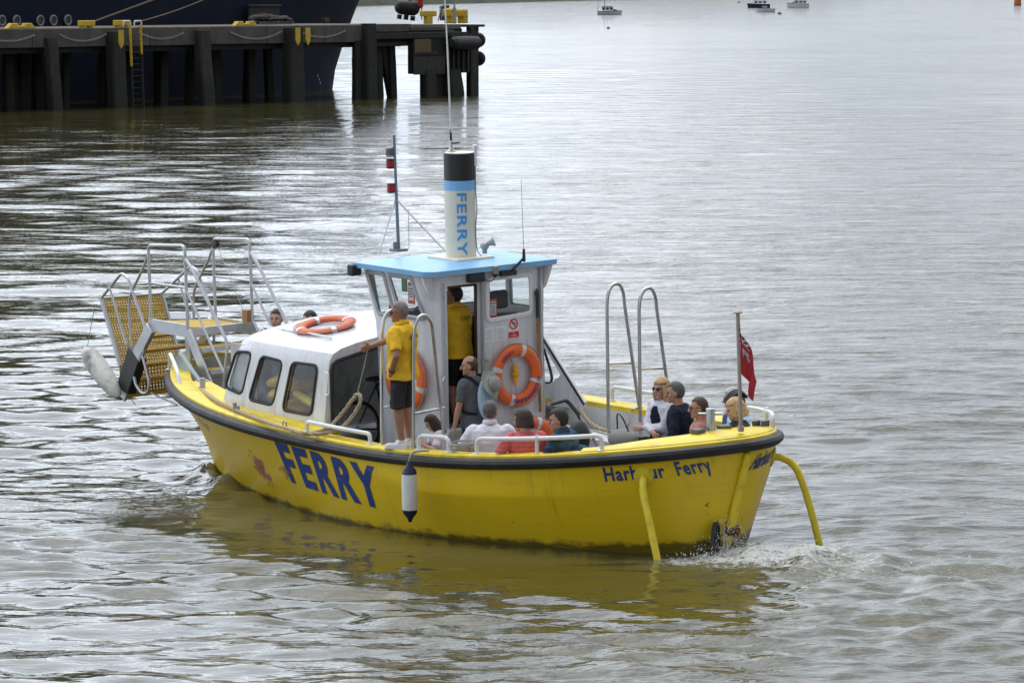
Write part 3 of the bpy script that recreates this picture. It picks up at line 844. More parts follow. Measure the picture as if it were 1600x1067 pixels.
# cabin sole and inner bulkhead things seen through the opening: pale lining, two bungee cords
part(MB().box((3.05, 0, .5), (2.3, 2.7, .04)), 'cabin_floor', M_floor)
for yy in (1.28, 1.05):
    k = Vector((3.6, -1.42, 1.52)) if yy > 1.2 else Vector((3.2, -1.47, 1.55))
    mb = MB().tube(smooth_path([k, k + Vector((-.05, .03, -.3)), k + Vector((-.12, .03, -.62)), k + Vector((-.16, .02, -.8))]), .011, 6)
    mb.caps(k + Vector((.05, .02, .03)), k + Vector((-.05, .02, -.02)), .025, .025)
    part(mb, 'bungee_cord', M_blackp)
# starboard wing screen, sloping down to the gunwale
def wing():
    out = [(2.02, .95), (1.12, 1.02), (1.12, 1.09), (1.98, 1.90), (2.02, 1.90)]
    o = MB().prism(out, (0, -1.62, 0), (1, 0, 0), (0, 0, 1), -.035).build('wing_screen', M_white, BOAT)
    c = MB().prism(round_poly([(2.3, 1.26), (1.80, 1.235), (1.56, 1.37), (1.98, 1.77), (2.3, 1.85)], .06), (0, -1.5, 0), (1, 0, 0), (0, 0, 1), .4).build('cutter', M_black, BOAT)
    c2 = None
    bpy.context.view_layer.update(); cut(o, [c])
    part(MB().tube([Vector((1.99, -1.60, 1.86)), Vector((1.13, -1.60, 1.06))], .024, 8), 'edge_seal', M_black, o)
    part(MB().tube(smooth_path([Vector((2.0, -1.605, 1.25)), Vector((1.83, -1.605, 1.245)), Vector((1.775, -1.605, 1.275)), Vector((1.77, -1.605, 1.35)), Vector((1.86, -1.605, 1.56)), Vector((1.98, -1.605, 1.76))]), .017, 8), 'window_seal', M_black, o)
    part(MB().add([(2.0, -1.63, 1.26), (1.8, -1.63, 1.25), (1.74, -1.63, 1.36), (1.99, -1.63, 1.76)], [(0, 1, 2, 3)]), 'pane', M_glass, o)
wing()

# wheelhouse
def build_wheelhouse():
    lv = [(.34, 2.0, .80), (1.2, 2.0, .80), (2.2, 2.04, .82), (2.84, 2.21, .86)]
    rings = []
    for z, xf, w in lv:
        P = [(.90, -.80), (.90, .70), (1.12, w), (xf, w), (xf + .05, .35), (xf + .05, -.35), (xf, -w), (.94, -w)]
        out = []
        for i in range(len(P)):
            a, b, c = Vector(P[i - 1]), Vector(P[i]), Vector(P[(i + 1) % len(P)]); r = .035
            p0 = b + (a - b).normalized() * r; p1 = b + (c - b).normalized() * r
            for k in range(4):
                s = k / 3; out.append(p0 * (1 - s) ** 2 + b * 2 * s * (1 - s) + p1 * s * s)
        rings.append([Vector((p.x, p.y, z)) for p in out])
    o = MB().loft(rings).build('wheelhouse', M_white, BOAT)
    cs = []
    def prism(out, oo, u, v, t):
        c = MB().prism(out, oo, u, v, t).build('cutter', M_black, BOAT); cs.append(c)
    # door and after window
    prism(round_poly([(-.62, 1.03), (-.16, 1.03), (-.16, 2.70), (-.62, 2.70)], .03), (.7, 0, 0), (0, -1, 0), (0, 0, 1), -.4)
    aw = round_poly([(-.035, 2.245), (.625, 2.275), (.615, 2.735), (-.03, 2.735)], .07)
    prism(aw, (.7, 0, 0), (0, -1, 0), (0, 0, 1), -.4)
    # side windows, slanted like the front of the house
    sw = [round_poly([(2.135, 2.79), (1.80, 2.79), (1.64, 2.32), (1.94, 2.30)], .05), round_poly([(1.70, 2.79), (1.27, 2.79), (1.06, 2.33), (1.52, 2.32)], .05)]
    sws = [round_poly([(2.135, 2.79), (1.66, 2.79), (1.60, 2.30), (1.94, 2.30)], .05), round_poly([(1.60, 2.79), (.99, 2.79), (.99, 2.30), (1.54, 2.30)], .05)]
    for out, o2 in zip(sw, sws):
        prism(out, (0, 1.2, 0), (1, 0, 0), (0, 0, 1), .8); prism(o2, (0, -.4, 0), (1, 0, 0), (0, 0, 1), .8)
    # windscreen: two lights
    for y0, y1 in ((.05, .74), (-.74, -.05)):
        prism(round_poly([(y0, 2.28), (y1, 2.28), (y1, 2.77), (y0, 2.77)], .05), (1.8, 0, 0), (0, 1, 0), (0, 0, 1), .8)
    bpy.context.view_layer.update(); cut(o, cs, .035)
    fa = lambda a, b: (Vector((.898, -a, b)), Vector((-1, 0, 0)))
    fr = part(ring_frame(aw, fa, .055, .016), 'window', M_white_rail)
    part(MB().add([Vector((.915, -a, b)) for a, b in aw], [tuple(range(len(aw)))]), 'pane', M_glass, fr)
    wy = lambda z: .80 if z < 1.2 else (.82 + .04 * (z - 2.2) / .64 if z > 2.2 else .80 + .02 * (z - 1.2))
    for sd in (1, -1):
        for out in (sw if sd > 0 else sws):
            f = lambda a, b: (Vector((a, sd * (wy(b) + .002), b)), Vector((0, sd, 0)))
            fr = part(ring_frame(out, f, .05, .014), 'window', M_galv)
            part(MB().add([Vector((a, sd * (wy(b) - .015), b)) for a, b in out], [tuple(range(len(out)))]), 'pane', M_glass, fr)
    for y0, y1 in ((.05, .74), (-.74, -.05)):
        out = round_poly([(y0, 2.28), (y1, 2.28), (y1, 2.77), (y0, 2.77)], .05)
        f = lambda a, b: (Vector((2.10 + (b - 2.28) * .27 - .05 * max(0, (abs(a) - .35) / .47), a, b)), Vector((1, 0, 0)))
        fr = part(ring_frame(out, f, .05, .02), 'window', M_galv)
        part(MB().add([f(a, b)[0] - Vector((.02, 0, 0)) for a, b in out], [tuple(range(len(out)))]), 'pane', M_glass, fr)
    # roof: sky blue board with a slight camber and a drip edge
    rx0, rx1, ry = .80, 2.29, .955
    rr = []
    for zz, gr in ((2.835, -.02), (2.835, 0), (2.895, .004), (2.90, -.03)):
        out = round_poly([(rx0 - gr, -ry - gr), (rx1 + gr, -ry - gr), (rx1 + gr, ry + gr), (rx0 + .10 - gr, ry + gr), (rx0 - gr, ry - .12 + gr)], .05, 3)
        rr.append([Vector((a, b, zz)) for a, b in out])
    mid = [Vector((1.5 + (p.x - 1.5) * .5, p.y * .5, 2.918)) for p in rr[-1]]; rr.append(mid)
    rr.append([Vector((1.5 + (p.x - 1.5) * .02, p.y * .02, 2.922)) for p in rr[-1]])
    part(MB().loft(rr), 'wheelhouse_roof', M_blue_roof, ang=25)
    # inside: sole, seat, console with wheel, brown door edge
    part(MB().box((1.5, 0, 1.0), (1.06, 1.5, .06)), 'wheelhouse_floor', M_floor)
    seat = part(MB().box((1.38, -.36, 1.62), (.46, .5, .12)), 'helm_seat', M_seat, bevel=.04)
    part(MB().box((1.16, -.36, 1.98), (.10, .52, .60)), 'seat_back', M_seat, seat, bevel=.045)
    part(MB().box((1.15, -.33, 2.44), (.09, .26, .22)), 'headrest', M_seat, seat, bevel=.04)
    part(MB().tube([Vector((1.4, -.36, 1.02)), Vector((1.4, -.36, 1.6))], .05), 'pedestal', M_blackp, seat)
    con = part(MB().box((1.92, 0, 1.6), (.22, 1.4, 1.16)).box((1.86, .45, 2.26), (.16, .22, .12)).box((1.92, -.2, 2.22), (.12, .3, .08)), 'console', M_seat, bevel=.02)
    rot = rot_to((-.8, 0, .5))
    mb = MB().torus((1.72, .30, 2.2), .19, .014, rot, 28, 8)
    for k in range(3): mb.tube([Vector((1.72, .30, 2.2)), Vector((1.72, .30, 2.2)) + rot @ Vector((.19 * math.cos(k * 2.09), .19 * math.sin(k * 2.09), 0))], .01, 6)
    part(mb, 'steering_wheel', M_blackp, con)
    part(MB().box((.955, .135, 1.86), (.04, .07, 1.66)).box((.955, .39, 2.685), (.04, .5, .04)), 'door_frame', M_dark_paper)
    part(MB().box((.885, .39, 1.0), (.16, .62, .05)), 'door_sill', M_liner)
    # bits on the after face under the roof edge
    part(MB().box((.86, .23, 2.775), (.10, .22, .11)), 'black_box', M_blackp, bevel=.015)
    l = part(MB().lathe([(.04, 0), (.045, .02), (.045, .09), (.03, .1)], (.81, -.02, 2.80), n=16), 'deck_light', M_galv)
    part(MB().lathe([(.012, 0), (.035, .03), (.036, .05)], (.81, -.02, 2.755), n=12).tube(smooth_path([Vector((.84, .14, 2.80)), Vector((.84, .1, 2.74)), Vector((.84, .02, 2.71)), Vector((.82, -.02, 2.75))]), .005, 6), 'lamp_cable', M_blackp, l)
    part(MB().tube([Vector((.88, .125, 2.78)), Vector((.88, .125, 1.46))], .017, 8).box((.88, .10, 1.78), (.02, .1, .03)).tube([Vector((.88, .125, 1.5)), Vector((.88, .12, 1.18))], .006, 6), 'door_stay', M_galv)
    part(MB().tube([Vector((.885, .685, 2.75)), Vector((.885, .68, 1.66)), Vector((.87, .72, 1.60))], .014, 8), 'grab_rail', M_steel)
    part(MB().tube([Vector((.885, -.74, 2.8)), Vector((.885, -.735, 1.55))], .016, 8), 'grab_rail', M_galv)
    # knee bracket under the roof at the starboard quarter
    part(MB().prism([(.80, 2.83), (.95, 2.83), (.95, 2.55), (.91, 2.60), (.83, 2.76)], (0, -.82, 0), (1, 0, 0), (0, 0, 1), .05).prism([(-.94, 2.83), (-.80, 2.83), (-.80, 2.5), (-.84, 2.6), (-.92, 2.76)], (.93, 0, 0), (0, 1, 0), (0, 0, 1), .04), 'roof_knee', M_white)
    part(MB().prism([(.80, 2.83), (.80, 2.55), (.84, 2.6), (.92, 2.76), (.94, 2.83)], (.93, 0, 0), (0, 1, 0), (0, 0, 1), .04), 'roof_knee', M_white)
    # lamp box at the forward port corner
    part(MB().box((2.25, .95, 2.805), (.11, .14, .13)), 'side_light', M_seat, bevel=.015)
    # handheld radio, dash clutter, stickers
    part(MB().box((1.96, .6, 2.33), (.06, .1, .12)).box((1.98, .45, 2.31), (.07, .08, .07)), 'dash_clutter', pmat('blue_clutter', (.05, .2, .4), .5, var=.3), con)
    for (u, w, y, z, px) in ((.10, .29, 0, 0, 0),):
        c = Vector((.932, -.075, 2.375))
        st = part(MB().box(c, (.006, .115, .235)), 'red_sticker', M_red)
        part(MB().box(c + Vector((-.005, 0, .005)), (.004, .085, .165)), 'white_panel', M_paper, st)
        part(MB().box(c + Vector((-.008, .02, .065)), (.003, .03, .02)).box(c + Vector((-.008, -.02, .065)), (.003, .03, .02), mi=1), 'print', [M_red, M_textblue], st)
        mb = MB()
        for k in range(5): mb.box(c + Vector((-.008, .004 * (k % 2), .03 - .022 * k)), (.003, .06 - .01 * (k % 3), .008))
        part(mb, 'print', M_ink, st)
    c = Vector((1.34, .80, 2.60)); st = part(MB().box(c, (.13, .006, .25)), 'red_sticker', M_red)
    part(MB().box(c + Vector((0, .005, 0)), (.095, .004, .17)), 'white_panel', M_paper, st)
    mb = MB()
    for k in range(4): mb.box(c + Vector((0, .008, .05 - .03 * k)), (.08, .003, .012))
    part(mb, 'print', M_ink, st)
    part(MB().box((1.50, .78, 2.68), (.10, .02, .16)), 'green_sticker', M_green, bevel=.01)
    # notices and the no-smoking sign
    for y0, y1, z0, z1 in ((.085, -.06, 1.99, 2.165), (-.075, -.24, 1.99, 2.165)):
        pp = part(MB().box((.896, (y0 + y1) / 2, (z0 + z1) / 2), (.006, abs(y1 - y0), z1 - z0)), 'paper_notice', M_paper)
        mb = MB()
        for k in range(7):
            wdt = abs(y1 - y0) * (.72 if k % 3 else .5)
            mb.box((.8915, (y0 + y1) / 2 + .008 * (k % 2), z1 - .03 - k * .02), (.003, wdt, .0035))
        part(mb, 'print', pmat('faint_print', (.36, .36, .42), .8), pp)
    sg = part(MB().box((.896, -.345, 2.135), (.006, .155, .26)), 'no_smoking_sign', M_paper)
    rt = rot_to((-1, 0, 0))
    part(MB().torus((.890, -.345, 2.175), .057, .008, rt, 32, 6).box((.889, -.345, 2.175), (.006, .014, .11), Matrix.Rotation(R(-42), 3, 'X')), 'red_ring', M_red, sg)
    part(MB().box((.888, -.35, 2.185), (.004, .06, .012), Matrix.Rotation(R(12), 3, 'X')).tube(smooth_path([Vector((.888, -.325, 2.19)), Vector((.888, -.32, 2.205)), Vector((.888, -.33, 2.215)), Vector((.888, -.322, 2.23))], 4), .004, 5), 'cigarette', M_ink, sg)
    rp = part(MB().box((.891, -.345, 2.05), (.006, .15, .07)), 'red_panel', M_red, sg)
    for k, (txt) in enumerate(('No', 'smoking')):
        bm = text_bm(txt, .017, bold=.02)
        w = max(v.co.x for v in bm.verts)
        for v in bm.verts: v.co = Vector((.886, -.345 + w / 2 - v.co.x, 2.06 - k * .028 + v.co.y))
        bm_obj(bm, 'lettering', M_paper, rp)
    # port and starboard ensign of the house: wooden boat hook standing on the after face
build_wheelhouse()

# funnel with bands and lettering
FC = Vector((1.545, -.09, 2.925)); FR = .182
def build_funnel():
    f = part(MB().lathe([(FR, .02), (FR, .80)], FC, n=48), 'funnel', M_cream)
    part(MB().lathe([(FR + .002, .80), (FR + .002, .915)], FC, n=48), 'blue_band', M_blueband, f)
    part(MB().lathe([(FR + .002, .915), (FR + .002, 1.228), (FR - .006, 1.236), (FR - .03, 1.236), (FR - .03, 1.22), (.01, 1.22)], FC, n=48), 'black_top', [M_blacktop], f)
    part(MB().lathe([(FR - .008, 1.228), (FR - .008, 1.238), (.01, 1.24)], FC, n=40), 'funnel_lid', M_cream, f)
    out = round_poly([(-.30, -.28), (.30, -.28), (.30, .28), (-.30, .28)], .03, 3)
    part(MB().prism(out, FC + Vector((0, 0, -.012)), (1, 0, 0), (0, 1, 0), .032), 'base_plate', M_cream, f, bevel=.008)
    # FERRY reading downwards on the port side of the curve
    bm = text_bm('FERRY', .118, .735, bold=.02, spacing=1.12, sub=2)
    a_mid = None
    for v in bm.verts:
        s, h = v.co.x, v.co.y                                     # s runs down the funnel, h is the cap height
        # the tops of the letters point to the right as seen from the quarter
        ang0 = R(130); ang = ang0 + (h - .0) / FR
        v.co = FC + Vector(((FR + .004) * math.cos(ang), (FR + .004) * math.sin(ang), .775 - s))
    bm_obj(bm, 'lettering', M_textblue, f)
    # aerial on the lid, gps mushroom with its cable down the after face
    c = FC + Vector((.13, .02, 1.24))
    a = part(MB().lathe([(.055, 0), (.055, .012), (.03, .02), (.026, .05), (.018, .06)], c, n=16).caps(c + Vector((0, 0, .05)), c + Vector((-.0, 0, .12)), .022, .016), 'aerial_mount', M_steel, f)
    part(MB().box(c + Vector((-.03, -.04, .10)), (.05, .09, .02)).tube([c + Vector((0, 0, .1)), c + Vector((.003, 0, .26))], .014, 8), 'aerial_clamp', M_blackp, a)
    part(MB().tube([c + Vector((0, 0, .22)), c + Vector((.012, .02, 1.2)), c + Vector((.03, .045, 2.1))], [.012, .010, .007], 8), 'whip_aerial', M_white_rail, a)
    g = FC + Vector((-.165, -.115, 0)) * 1.0; an = math.atan2(-.115, -.165); ro = Vector((math.cos(an), math.sin(an), 0)) * (FR + .012)
    g = FC + ro
    gp = part(MB().lathe([(.018, 1.08), (.018, 1.28), (.03, 1.285), (.032, 1.32), (.02, 1.33)], g, n=14), 'gps_aerial', M_white_rail, f)
    pts = [g + Vector((0, 0, 1.1)), g + Vector((0, 0, .8)), g + Vector((-.004, -.01, .55)), g + Vector((0, .01, .35)), g + Vector((-.01, -.02, .05)), g + Vector((-.06, -.2, .0))]
    part(MB().tube(smooth_path(pts, 5), .006, 6), 'cable', pmat('grey_cable', (.2, .2, .2), .6), gp)
    return f
build_funnel()
# horn behind the funnel
c = Vector((1.62, -.50, 2.93))
part(MB().lathe([(.03, 0), (.03, .05)], c, n=12).ell(c + Vector((0, 0, .09)), (.06, .05, .05)).lathe([(.025, 0), (.03, .05), (.06, .12), (.055, .125)], c + Vector((0, 0, .1)), rot_to((-.5, -.6, .3)), 14), 'horn', M_galv)
# mast with navigation lamps, stays
mt = [Vector((2.65, 0, 2.91)), Vector((2.70, 0, 4.30))]
M_mast = pmat('blue_grey_mast_paint', (.16, .2, .23), .5, var=.15)
mast = part(MB().tube(mt, [.022, .016], 10).box((2.65, 0, 2.93), (.16, .16, .03)).box((2.65, .03, 2.98), (.03, .08, .1)), 'mast', M_mast)
for z, red in ((4.10, False), (3.96, True), (3.67, True)):
    x = 2.65 + (z - 2.91) * .036; c = Vector((x + .035, .05, z))
    lp = part(MB().lathe([(.03, -.06), (.045, -.055), (.045, -.04), (.045, .04), (.045, .055), (.03, .06)], c, n=14), 'navigation_lamp', M_galv if not red else M_blackp, mast)
    part(MB().lathe([(.047, -.035), (.047, .035)], c, n=14), 'lens', pmat('red_lens', (.35, .008, .015), .2) if red else pmat('smoked_lens', (.12, .12, .11), .2), lp)
    part(MB().tube([Vector((x, 0, z - .05)), c + Vector((0, 0, -.055))], .008, 6), 'lamp_bracket', M_galv, lp)
part(MB().tube([Vector((2.69, 0, 3.54)), Vector((1.74, -.02, 2.98))], .011, 8), 'mast_stay', M_galv, mast)
part(MB().tube([Vector((2.69, 0, 3.54)), Vector((2.62, .32, 2.90))], .009, 8), 'mast_stay', M_white_rail, mast)
part(MB().tube([Vector((2.55, -.08, 2.93)), Vector((2.57, -.1, 3.42))], .004, 6), 'wire_aerial', M_galv, mast)
# radio aerial on a bracket at the after edge
ab = part(MB().tube(fillet([Vector((.79, -.26, 2.82)), Vector((.78, -.30, 2.86)), Vector((.76, -.40, 2.95))], .03), .016, 8).box((.82, -.22, 2.79), (.05, .22, .06)), 'aerial_bracket', M_blackp)
part(MB().caps((.76, -.41, 2.93), (.76, -.41, 3.05), .022, .016), 'aerial_base', M_blackp, ab)
part(MB().tube([Vector((.76, -.41, 3.04)), Vector((.77, -.395, 3.87))], [.004, .003], 6), 'whip', M_galv, ab)

# stainless boarding hoops, two a side
def hoop(x, sd):
    yo, yi = 1.94, 1.44
    top = 2.56
    out = [Vector((x, sd * yo, 1.05)), Vector((x, sd * (yo - .03), 2.30)), Vector((x, sd * (yo - .06), 2.47)), Vector((x, sd * (yo - .13), top)), Vector((x, sd * (yo - .22), 2.56)), Vector((x, sd * (yo - .29), 2.47)), Vector((x, sd * (yo - .31), 2.34)), Vector((x, sd * (yi + .02), .8))]
    if sd < 0:                                                      # to starboard the inner leg stands plumb and the outer one leans out
        out = [Vector((x - .06, -1.92, 1.05)), Vector((x, -1.76, 2.30)), Vector((x, -1.74, 2.45)), Vector((x, -1.68, 2.55)), Vector((x, -1.58, 2.55)), Vector((x, -1.51, 2.45)), Vector((x, -1.49, 2.30)), Vector((x, -1.49, .72))]
    path = [out[0]] + smooth_path(out[1:7], 5) + [out[7]]
    mb = MB().tube(path, .021, 10)
    k = .34 if sd > 0 else .44; a = out[0].lerp(out[1], k); b = Vector((x, sd * (yi + .055), a.z + .02))
    mb.tube([a, b], .015, 8)
    mb.lathe([(.05, 0), (.05, .012), (.025, .02)], out[0] + Vector((0, 0, .005)), n=14)
    return mb
for sd in (1, -1):
    for x in ((.43, -.16) if sd > 0 else (.56, -.03)): part(hoop(x, sd), 'boarding_hoop', M_steel)
# white guard rails on the gunwale
def guard(pts, posts=()):
    P = [Vector(p) for p in pts]; mb = MB().tube(fillet(P, .10), .025, 10)
    for q in posts: mb.tube([Vector(q), Vector(q) + Vector((0, 0, .2))], .022, 8)
    for q in (P[0], P[-1]): mb.lathe([(.05, 0), (.05, .01), (.03, .015)], q, n=12)
    return mb
def gy(x, d=.15): return rail_y(x) - d
def gz(x): return float(zsheer(x)) + .05
def guard_line(x0, x1, h, sd=1, d=.16, n=6, posts=()):
    xs = np.linspace(x0, x1, n); pts = [Vector((x0, sd * gy(x0, d), gz(x0)))]
    pts += [Vector((x, sd * gy(x, d), gz(x) + h)) for x in xs]; pts += [Vector((x1, sd * gy(x1, d), gz(x1)))]
    return guard(pts, [Vector((x, sd * gy(x, d), gz(x))) for x in posts])
part(guard_line(1.75, .52, .12, n=3), 'guard_rail', M_white_rail)
part(guard_line(-.33, -.80, .17, n=3), 'guard_rail', M_white_rail)
part(guard_line(-1.20, -2.62, .17, n=7, posts=(-1.95,)), 'guard_rail', M_white_rail)
part(guard_line(1.15, .30, .17, -1, n=3), 'guard_rail', M_white_rail)
part(guard_line(-1.7, -3.0, .16, -1, n=6, posts=(-2.4,)), 'guard_rail', M_white_rail)
# bow pulpit rail on the port shoulder
part(guard([(6.35, .86, 1.19), (6.25, .92, 1.42), (5.9, 1.10, 1.37), (5.45, 1.34, 1.30), (5.32, 1.40, 1.13)]), 'guard_rail', M_white_rail)
# mooring bitts, flagstaff socket, cleat
def bitt(x, y, z, r, h, bar):
    mb = MB().lathe([(r * 1.0, 0), (r, h), (r * .96, h + .01), (.01, h + .012)], (x, y, z), n=20)
    mb.tube([Vector((x - bar * .62, y - bar * .78, z + h * .80)), Vector((x + bar * .62, y + bar * .78, z + h * .80))], r * .3, 8)
    return mb
M_dkgalv = pmat('dark_galvanised', (.13, .13, .135), .55, .5, var=.2)
b = part(bitt(-3.08, .06, 1.40, .052, .25, .13), 'mooring_bitt', M_steel)
part(MB().box((-3.08, .07, 1.415), (.12, .46, .02)).box((-3.1, .26, 1.435), (.12, .13, .05), Matrix.Rotation(.2, 3, 'Z')).box((-3.1, -.12, 1.435), (.12, .13, .05), Matrix.Rotation(-.2, 3, 'Z')), 'bitt_base', M_dkgalv, b, bevel=.008)
part(MB().box((-2.95, -.80, 1.35), (.12, .12, .025)).box((-2.98, -.83, 1.385), (.04, .10, .07)).box((-2.91, -.76, 1.385), (.04, .10, .07)), 'fairlead', M_dkgalv, bevel=.008)
part(bitt(5.0, 1.28, 1.13, .035, .13, .07), 'mooring_bitt', M_galv)
part(MB().box((3.35, 1.92, 1.08), (.12, .08, .02)).lathe([(.025, 0), (.025, .13)], (3.38, 1.92, 1.08), n=12).lathe([(.02, 0), (.02, .10)], (3.31, 1.92, 1.08), n=12), 'mooring_cleat', M_galv)
part(MB().torus((2.25, 2.0, 1.09), .035, .01, rot_to((0, 1, 0)), 16, 6), 'ring_bolt', M_galv)
fs = part(MB().tube([Vector((-3.515, -.0, 1.46)), Vector((-3.48, -.0, 2.74))], .022, 10).lathe([(.045, 0), (.05, .012), (.03, .03), (.01, .035)], (-3.48, -.0, 2.74), n=14).lathe([(.035, 0), (.035, .06)], (-3.515, -.0, 1.45), n=12), 'flagstaff', pmat('varnished_grey_pole', (.36, .3, .26), .45, var=.15))

# lettering on the hull
def hull_text(body, x0, z0, x1, z1, cap, bold, mat, side=1, shear=0., skip=None, spacing=1.):
    """baseline from (x0,z0) to (x1,z1) measured along the skin"""
    N = 24; prm = []; P = []
    for k in range(N + 1):
        s = k / N; p, n, tg = hull_side(x0 + (x1 - x0) * s, z0 + (z1 - z0) * s, side); P.append(p)
    L = [0]
    for a, b in zip(P, P[1:]): L.append(L[-1] + (b - a).length)
    bm = text_bm(body, cap, L[-1], bold, spacing, sub=2, shear=shear)
    bpy.context.view_layer.update()
    for v in bm.verts:
        s = np.interp(v.co.x, L, np.linspace(0, 1, N + 1)); x = x0 + (x1 - x0) * s; z = z0 + (z1 - z0) * s + v.co.y
        p, n, tg = hull_side(x, z, side); ok, q, nn, _ = HULL.closest_point_on_mesh(p); v.co = q + n * .007
    bm_obj(bm, 'lettering', mat, HULL)
hull_text('FERRY', 2.36, .375, .33, .325, .525, .036, M_letter, spacing=1.22)
hull_text('Harbour', -2.66, .935, -3.14, .985, .165, .024, M_letter, spacing=1.12)
hull_text('Ferry', -3.22, 1.0, -3.43, 1.045, .165, .024, M_letter, spacing=1.12)

# stern: rudder post with gear, propeller guard, boarding bars
def build_stern():
    s0 = Vector((-3.64, 0, 1.22)); s1 = Vector((-3.42, 0, .62)); s2 = Vector((-3.24, 0, .05)); s3 = Vector((-3.2, 0, -.4))
    part(MB().tube([s0, s1, s2, s3], [.04, .05, .06, .06], 10), 'stern_post', M_yellow_tube)
    part(MB().tube([s1 + Vector((-.02, .0, .1)), s2 + Vector((-.03, 0, .08))], [.045, .055], 10), 'stern_bearing', pmat('rust_stained_yellow', (.5, .32, .03), .6, dirt=(.09, .035, .012), damt=.95, dscale=6))
    part(MB().lathe([(.07, -.06), (.085, -.05), (.085, .05), (.07, .06)], s2 + Vector((-.09, -.03, .28)), n=14), 'rudder_collar', M_rust)
    part(MB().tube([s2 + Vector((-.10, -.04, .62)), s2 + Vector((-.09, -.03, .3)), s2 + Vector((-.08, -.03, -.2))], .035, 10), 'rudder_stock', M_rust)
    rot = Matrix.Rotation(.5, 3, 'Z')
    part(MB().prism(round_poly([(-.02, .30), (.05, .42), (.16, .40), (.24, .1), (.42, -.3), (.42, -.5), (.12, -.5), (.06, -.1)], .05, 3), s2 + Vector((-.06, .12, .0)), (-.45, .75, -.1), (0, 0, 1), .05), 'rudder_blade', M_black, bevel=.012)
build_stern()
def boarding_bar(pts, r=.041):
    mb = MB().tube(smooth_path(pts, 7), r, 12)
    return mb
q, n, tg = hull_side(-2.98, 1.0, 1)
lg = part(boarding_bar([q, q + n * .10 + Vector((0, 0, -.02)), q + n * .15 + Vector((-.01, 0, -.14)), q + n * .20 + Vector((-.10, -.03, -.5)), q + n * .25 + Vector((-.22, -.08, -1.04))]), 'boarding_bar', M_yellow_tube)
part(MB().lathe([(.11, 0), (.11, .012), (.05, .03)], q, rot_to(n), 20), 'mounting_flange', M_yellow_tube, lg)
for k in range(4):
    c, nn, _ = hull_side(-3.17 - .03 * (k % 2), 1.02 + .10 * (k // 2), 1); part(MB().ell(c, (.014, .014, .014)), 'bolt', M_yellow_tube, lg)
q, n, tg = hull_side(-2.98, 1.0, -1)
lg = part(boarding_bar([q, q + n * .12 + Vector((0, 0, .01)), q + n * .25 + Vector((0, 0, -.05)), q + n * .34 + Vector((-.01, 0, -.24)), q + n * .44 + Vector((-.03, 0, -.6)), q + n * .53 + Vector((-.05, .0, -1.02))]), 'boarding_bar', M_yellow_tube)
part(MB().lathe([(.11, 0), (.11, .012), (.05, .03)], q, rot_to(n), 20), 'mounting_flange', M_yellow_tube, lg)
hull_text('Harbour', -3.50, 1.0, -3.16, 1.0, .175, .03, M_letter, side=-1)
hull_text('Ferry', -3.10, 1.0, -2.86, .98, .175, .03, M_letter, side=-1)

# ------------------------------------------------------------------ boarding ramp on the bow (part of the ferry)
RAMP = empty('boarding_ramp', None, BOAT)
def grating(out, o, u, v, t, cell=.045):
    """open-mesh yellow panel: bars both ways inside a rim"""
    o, u, v = Vector(o), Vector(u), Vector(v); lu, lv = u.length, v.length; un, vn = u.normalized(), v.normalized(); w = un.cross(vn)
    mb = MB(); n1 = max(2, int(lu / cell)); n2 = max(2, int(lv / cell))
    rot = Matrix((un, vn, w)).transposed()
    for i in range(n1 + 1): mb.box(o + u * (i / n1) + v * .5, (.013 if cell < .04 else .02, lv, t), rot)
    for j in range(n2 + 1): mb.box(o + v * (j / n2) + u * .5, (lu, .02 if cell < .04 else .028, t * .8), rot)
    return mb
def beam(a, b, w, t): return MB().box((Vector(a) + Vector(b)) / 2, (w, t, (Vector(b) - Vector(a)).length), rot_to(Vector(b) - Vector(a), (0, 1, 0)))
def pa(px, py, y): return bpx(px, py, 1, y)
Yp, Ys = .52, -.42
# landing platform
A, Bp, Cp, D = Vector((7.25, Yp, 1.685)), Vector((6.42, Yp, 1.675)), Vector((6.50, Ys, 1.60)), Vector((7.42, Ys, 1.62))
A = Vector((7.25, Yp, 1.66)); Bp = Vector((6.40, Yp, 1.66)); Cp = Vector((6.40, Ys, 1.60)); D = Vector((7.25, Ys, 1.60))
pl = part(MB().loft([[A, Bp, Cp, D], [p + Vector((0, 0, .025)) for p in (A, Bp, Cp, D)]]), 'platform', M_cellyellow, RAMP)
for a, b in ((A, Bp), (D, Cp)):
    m = (a + b) / 2; part(MB().box(m + Vector((0, .02 if a is A else -.02, -.02)), ((a - b).length + .04, .03, .16)), 'side_beam', M_alu, RAMP)
part(MB().box((6.39, .05, 1.62), (.03, .98, .10)), 'end_beam', M_alu, RAMP)
# after stairs down into the bow well: stringers and yellow treads
E1 = Vector((5.70, 0, .86))
for y in (Yp + .02, Ys - .02): part(beam((6.40, y, 1.64), (5.72, y, .70), .14, .035), 'stringer', M_alu, RAMP, bevel=.008)
for k in range(3):
    s = (k + .75) / 3.6; c = Vector((6.40, .05, 1.62)).lerp(Vector((5.72, .05, .70)), s)
    tr_ = part(MB().box(c, (.24, .92, .03)), 'tread', M_cellyellow, RAMP)
    part(MB().box(c + Vector((-.12, 0, -.01)), (.02, .93, .06)), 'tread_nosing', M_alu, tr_)
    part(MB().tube([c + Vector((.08, -.46, -.14)), c + Vector((.08, .46, -.14))], .014, 6), 'back_bar', M_alu, RAMP)
